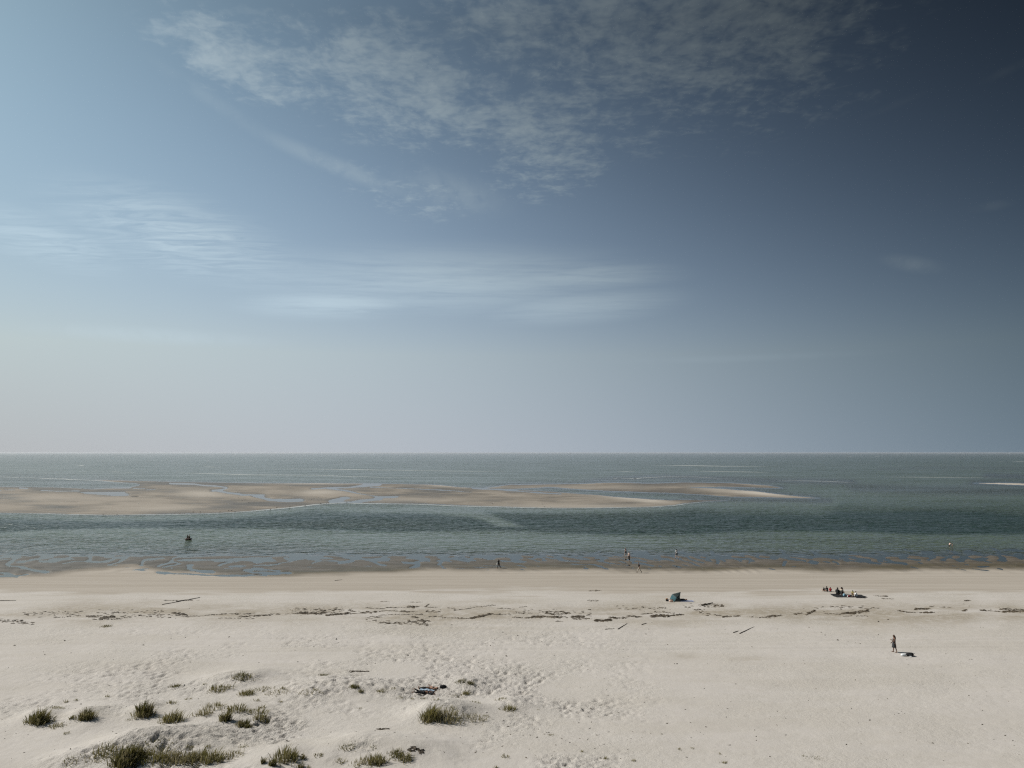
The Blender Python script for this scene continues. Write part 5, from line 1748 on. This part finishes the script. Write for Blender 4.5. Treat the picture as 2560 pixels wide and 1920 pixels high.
def build_wrack():
    rng = random.Random(11)
    items = []
    for (p, q, th, n) in WRACK:
        for i in range(int(n * 1.3)):
            t = rng.random()
            px_ = p[0] + (q[0] - p[0]) * t + rng.gauss(0, 1.5)
            py_ = p[1] + (q[1] - p[1]) * t + rng.gauss(0, th * 0.5)
            x, y = pts_at(px_, py_, 0.98)
            L = rng.uniform(0.12, 0.48) * (1.35 if th > 2 else 1.0)
            items.append((x, y, L, L * rng.uniform(0.25, 0.6), rng.gauss(0.0, 0.55)))
    o = link('seaweed_wrack', pieces_mesh('seaweed_wrack', items, 'seaweed', flat=0.22), None, kind='stuff', label="scattered line of dark dried seaweed along the high tide mark")
    # loose specks
    items = []
    for i in range(1700):
        px_ = rng.uniform(-60, 2620); py_ = 1490 + 430 * rng.random() ** 0.8
        if rng.random() < 0.18:
            px_ = rng.gauss(1340, 160); py_ = rng.uniform(1700, 1915)
        x, y = pts_at(px_, py_, 1.3)
        L = (0.03 + 0.19 * rng.random() ** 3) * (1.0 if py_ > 1650 else 1.5)
        items.append((x, y, L, L * rng.uniform(0.3, 0.7), rng.uniform(0, 3.14)))
    link('beach_debris', pieces_mesh('beach_debris', items, 'driftwood', flat=0.35), None, kind='stuff', label="small dark scraps of debris scattered over the sand")


build_wrack()


def heap(px, py, wpx, hpx, n, label, name='seaweed_heap', m='seaweed', ring=False, seed=1):
    rng = random.Random(seed)
    g = ground(px, py)
    k = mpx(px, py)
    items = []
    w = wpx * k
    dpt = hpx * k * math.hypot(g.y, CAMZ) / CAMZ
    for i in range(n):
        a = rng.uniform(0, 6.283)
        rr = rng.uniform(0.75, 1.05) if ring else math.sqrt(rng.random())
        L = rng.uniform(0.15, 0.45)
        items.append((g.x + math.cos(a) * rr * w / 2, g.y + math.sin(a) * rr * dpt / 2, L, L * rng.uniform(0.3, 0.6), rng.gauss(0, 0.5)))
    me = pieces_mesh(name, items, m, flat=0.3)
    co = np.zeros(len(me.vertices) * 3); me.vertices.foreach_get('co', co)
    co = co.reshape(-1, 3) - np.array(g); me.vertices.foreach_set('co', co.ravel())
    o = link(name, me, None, label=label, category='seaweed')
    o.location = g


heap(1393, 1533, 54, 8, 110, "oval heap of dark seaweed left of the tent on the tide line", ring=True, seed=3)
heap(1778, 1514, 62, 11, 90, "low heap of brown seaweed right of the beach tent", seed=4)
heap(1486, 1477, 34, 3.0, 34, "short curved strand of seaweed on damp sand behind the tent", seed=5)
heap(1485, 1502, 34, 4, 22, "small seaweed patch left of the beach tent", seed=6)
heap(1041, 1874, 34, 9, 30, "cluster of dark scraps in the trodden sand near the bottom edge", name='debris_heap', m='driftwood', seed=7)
heap(960, 1823, 34, 5, 22, "line of dark scraps in trodden sand below the sunbathers", name='debris_heap', m='driftwood', seed=8)
heap(895, 1679, 46, 4, 34, "flat dark debris strip on the sand behind the dunes", name='debris_heap', m='driftwood', seed=9)
heap(452, 1501, 90, 3, 60, "loose seaweed along the slanting log near the left", seed=10)


def stick(x1, y1, x2, y2, r, label):
    a, b = ground(x1, y1), ground(x2, y2)
    L = (b - a).length
    pts, rad = [], []
    for i in range(9):
        t = i / 8
        q = a.lerp(b, t)
        q.z = hz(q.x, q.y) + r * 0.6 + 0.03 * L * 0.1 * math.sin(t * 5)
        pts.append(np.array(q - a)); rad.append(r * (1 - 0.5 * t) * (0.85 + 0.3 * (i % 2)))
    v, f = tube(pts, rad, 7)
    o = link('driftwood_stick', mesh_from('driftwood_stick', v, f, M['driftwood']), None, label=label, category='driftwood')
    o.location = a


def zs(x1, y1, x2, y2, x0, y0):
    (a, b), (c, d) = zl([(x1, y1), (x2, y2)], x0, y0)
    return a, b, c, d


stick(*zs(915, 530, 995, 480, 1280, 1420), 0.05, "slanting driftwood stick on pale sand below the tent, left one")
stick(*zs(1965, 568, 2092, 508, 1280, 1420), 0.045, "long thin slanting stick on the sand right of the tent")
stick(*zs(1912, 560, 1957, 545, 1280, 1420), 0.05, "short thick stick beside the long slanting stick")
stick(*zs(805, 532, 885, 524, 1280, 1420), 0.04, "thin flat stick left of the slanting driftwood stick")
stick(*zs(1120, 492, 1162, 478, 1280, 1420), 0.05, "short stick just below the seaweed line under the tent")
stick(*zs(1640, 327, 1735, 303, 1280, 1420), 0.10, "thick plank of driftwood in the heap right of the tent")
stick(*zs(1400, 318, 1560, 290, 0, 1420), 0.05, "lower end of the dark slanting log near the left")
stick(*zs(1520, 295, 1728, 255, 0, 1420), 0.07, "dark slanting log lying on the upper beach at left")
stick(*zs(-40, 283, 138, 280, 0, 1420), 0.05, "thin straight stick at the left edge of the upper beach")
stick(*zs(680, 110, 745, 102, 640, 1420), 0.04, "thin stick alone on the smooth damp sand")
stick(*zs(830, 66, 945, 70, 640, 1660), 0.04, "thin stick on the dark debris strip behind the dunes")


# ------------------------------------------------------------------ sea haze
def build_haze():
    x, y0, y1, z0, z1 = 33500.0, -200.0, 40500.0, -8.0, 24.0
    v = [(-x, y0, z0), (x, y0, z0), (x, y1, z0), (-x, y1, z0), (-x, y0, z1), (x, y0, z1), (x, y1, z1), (-x, y1, z1)]
    f = [(0, 3, 2, 1), (4, 5, 6, 7), (0, 1, 5, 4), (1, 2, 6, 5), (2, 3, 7, 6), (3, 0, 4, 7)]
    m, N = mat("haze")
    pv = N.node('ShaderNodeVolumePrincipled')
    pv.inputs['Color'].default_value = (0.93, 0.96, 1.0, 1)
    pv.inputs['Density'].default_value = 0.000030
    pv.inputs['Anisotropy'].default_value = 0.3
    N.link(pv.outputs[0], N.out.inputs['Volume'])
    link('haze', mesh_from('haze', v, f, m, smooth=False), None, kind='stuff', label="thin pale sea haze over the water")


build_haze()
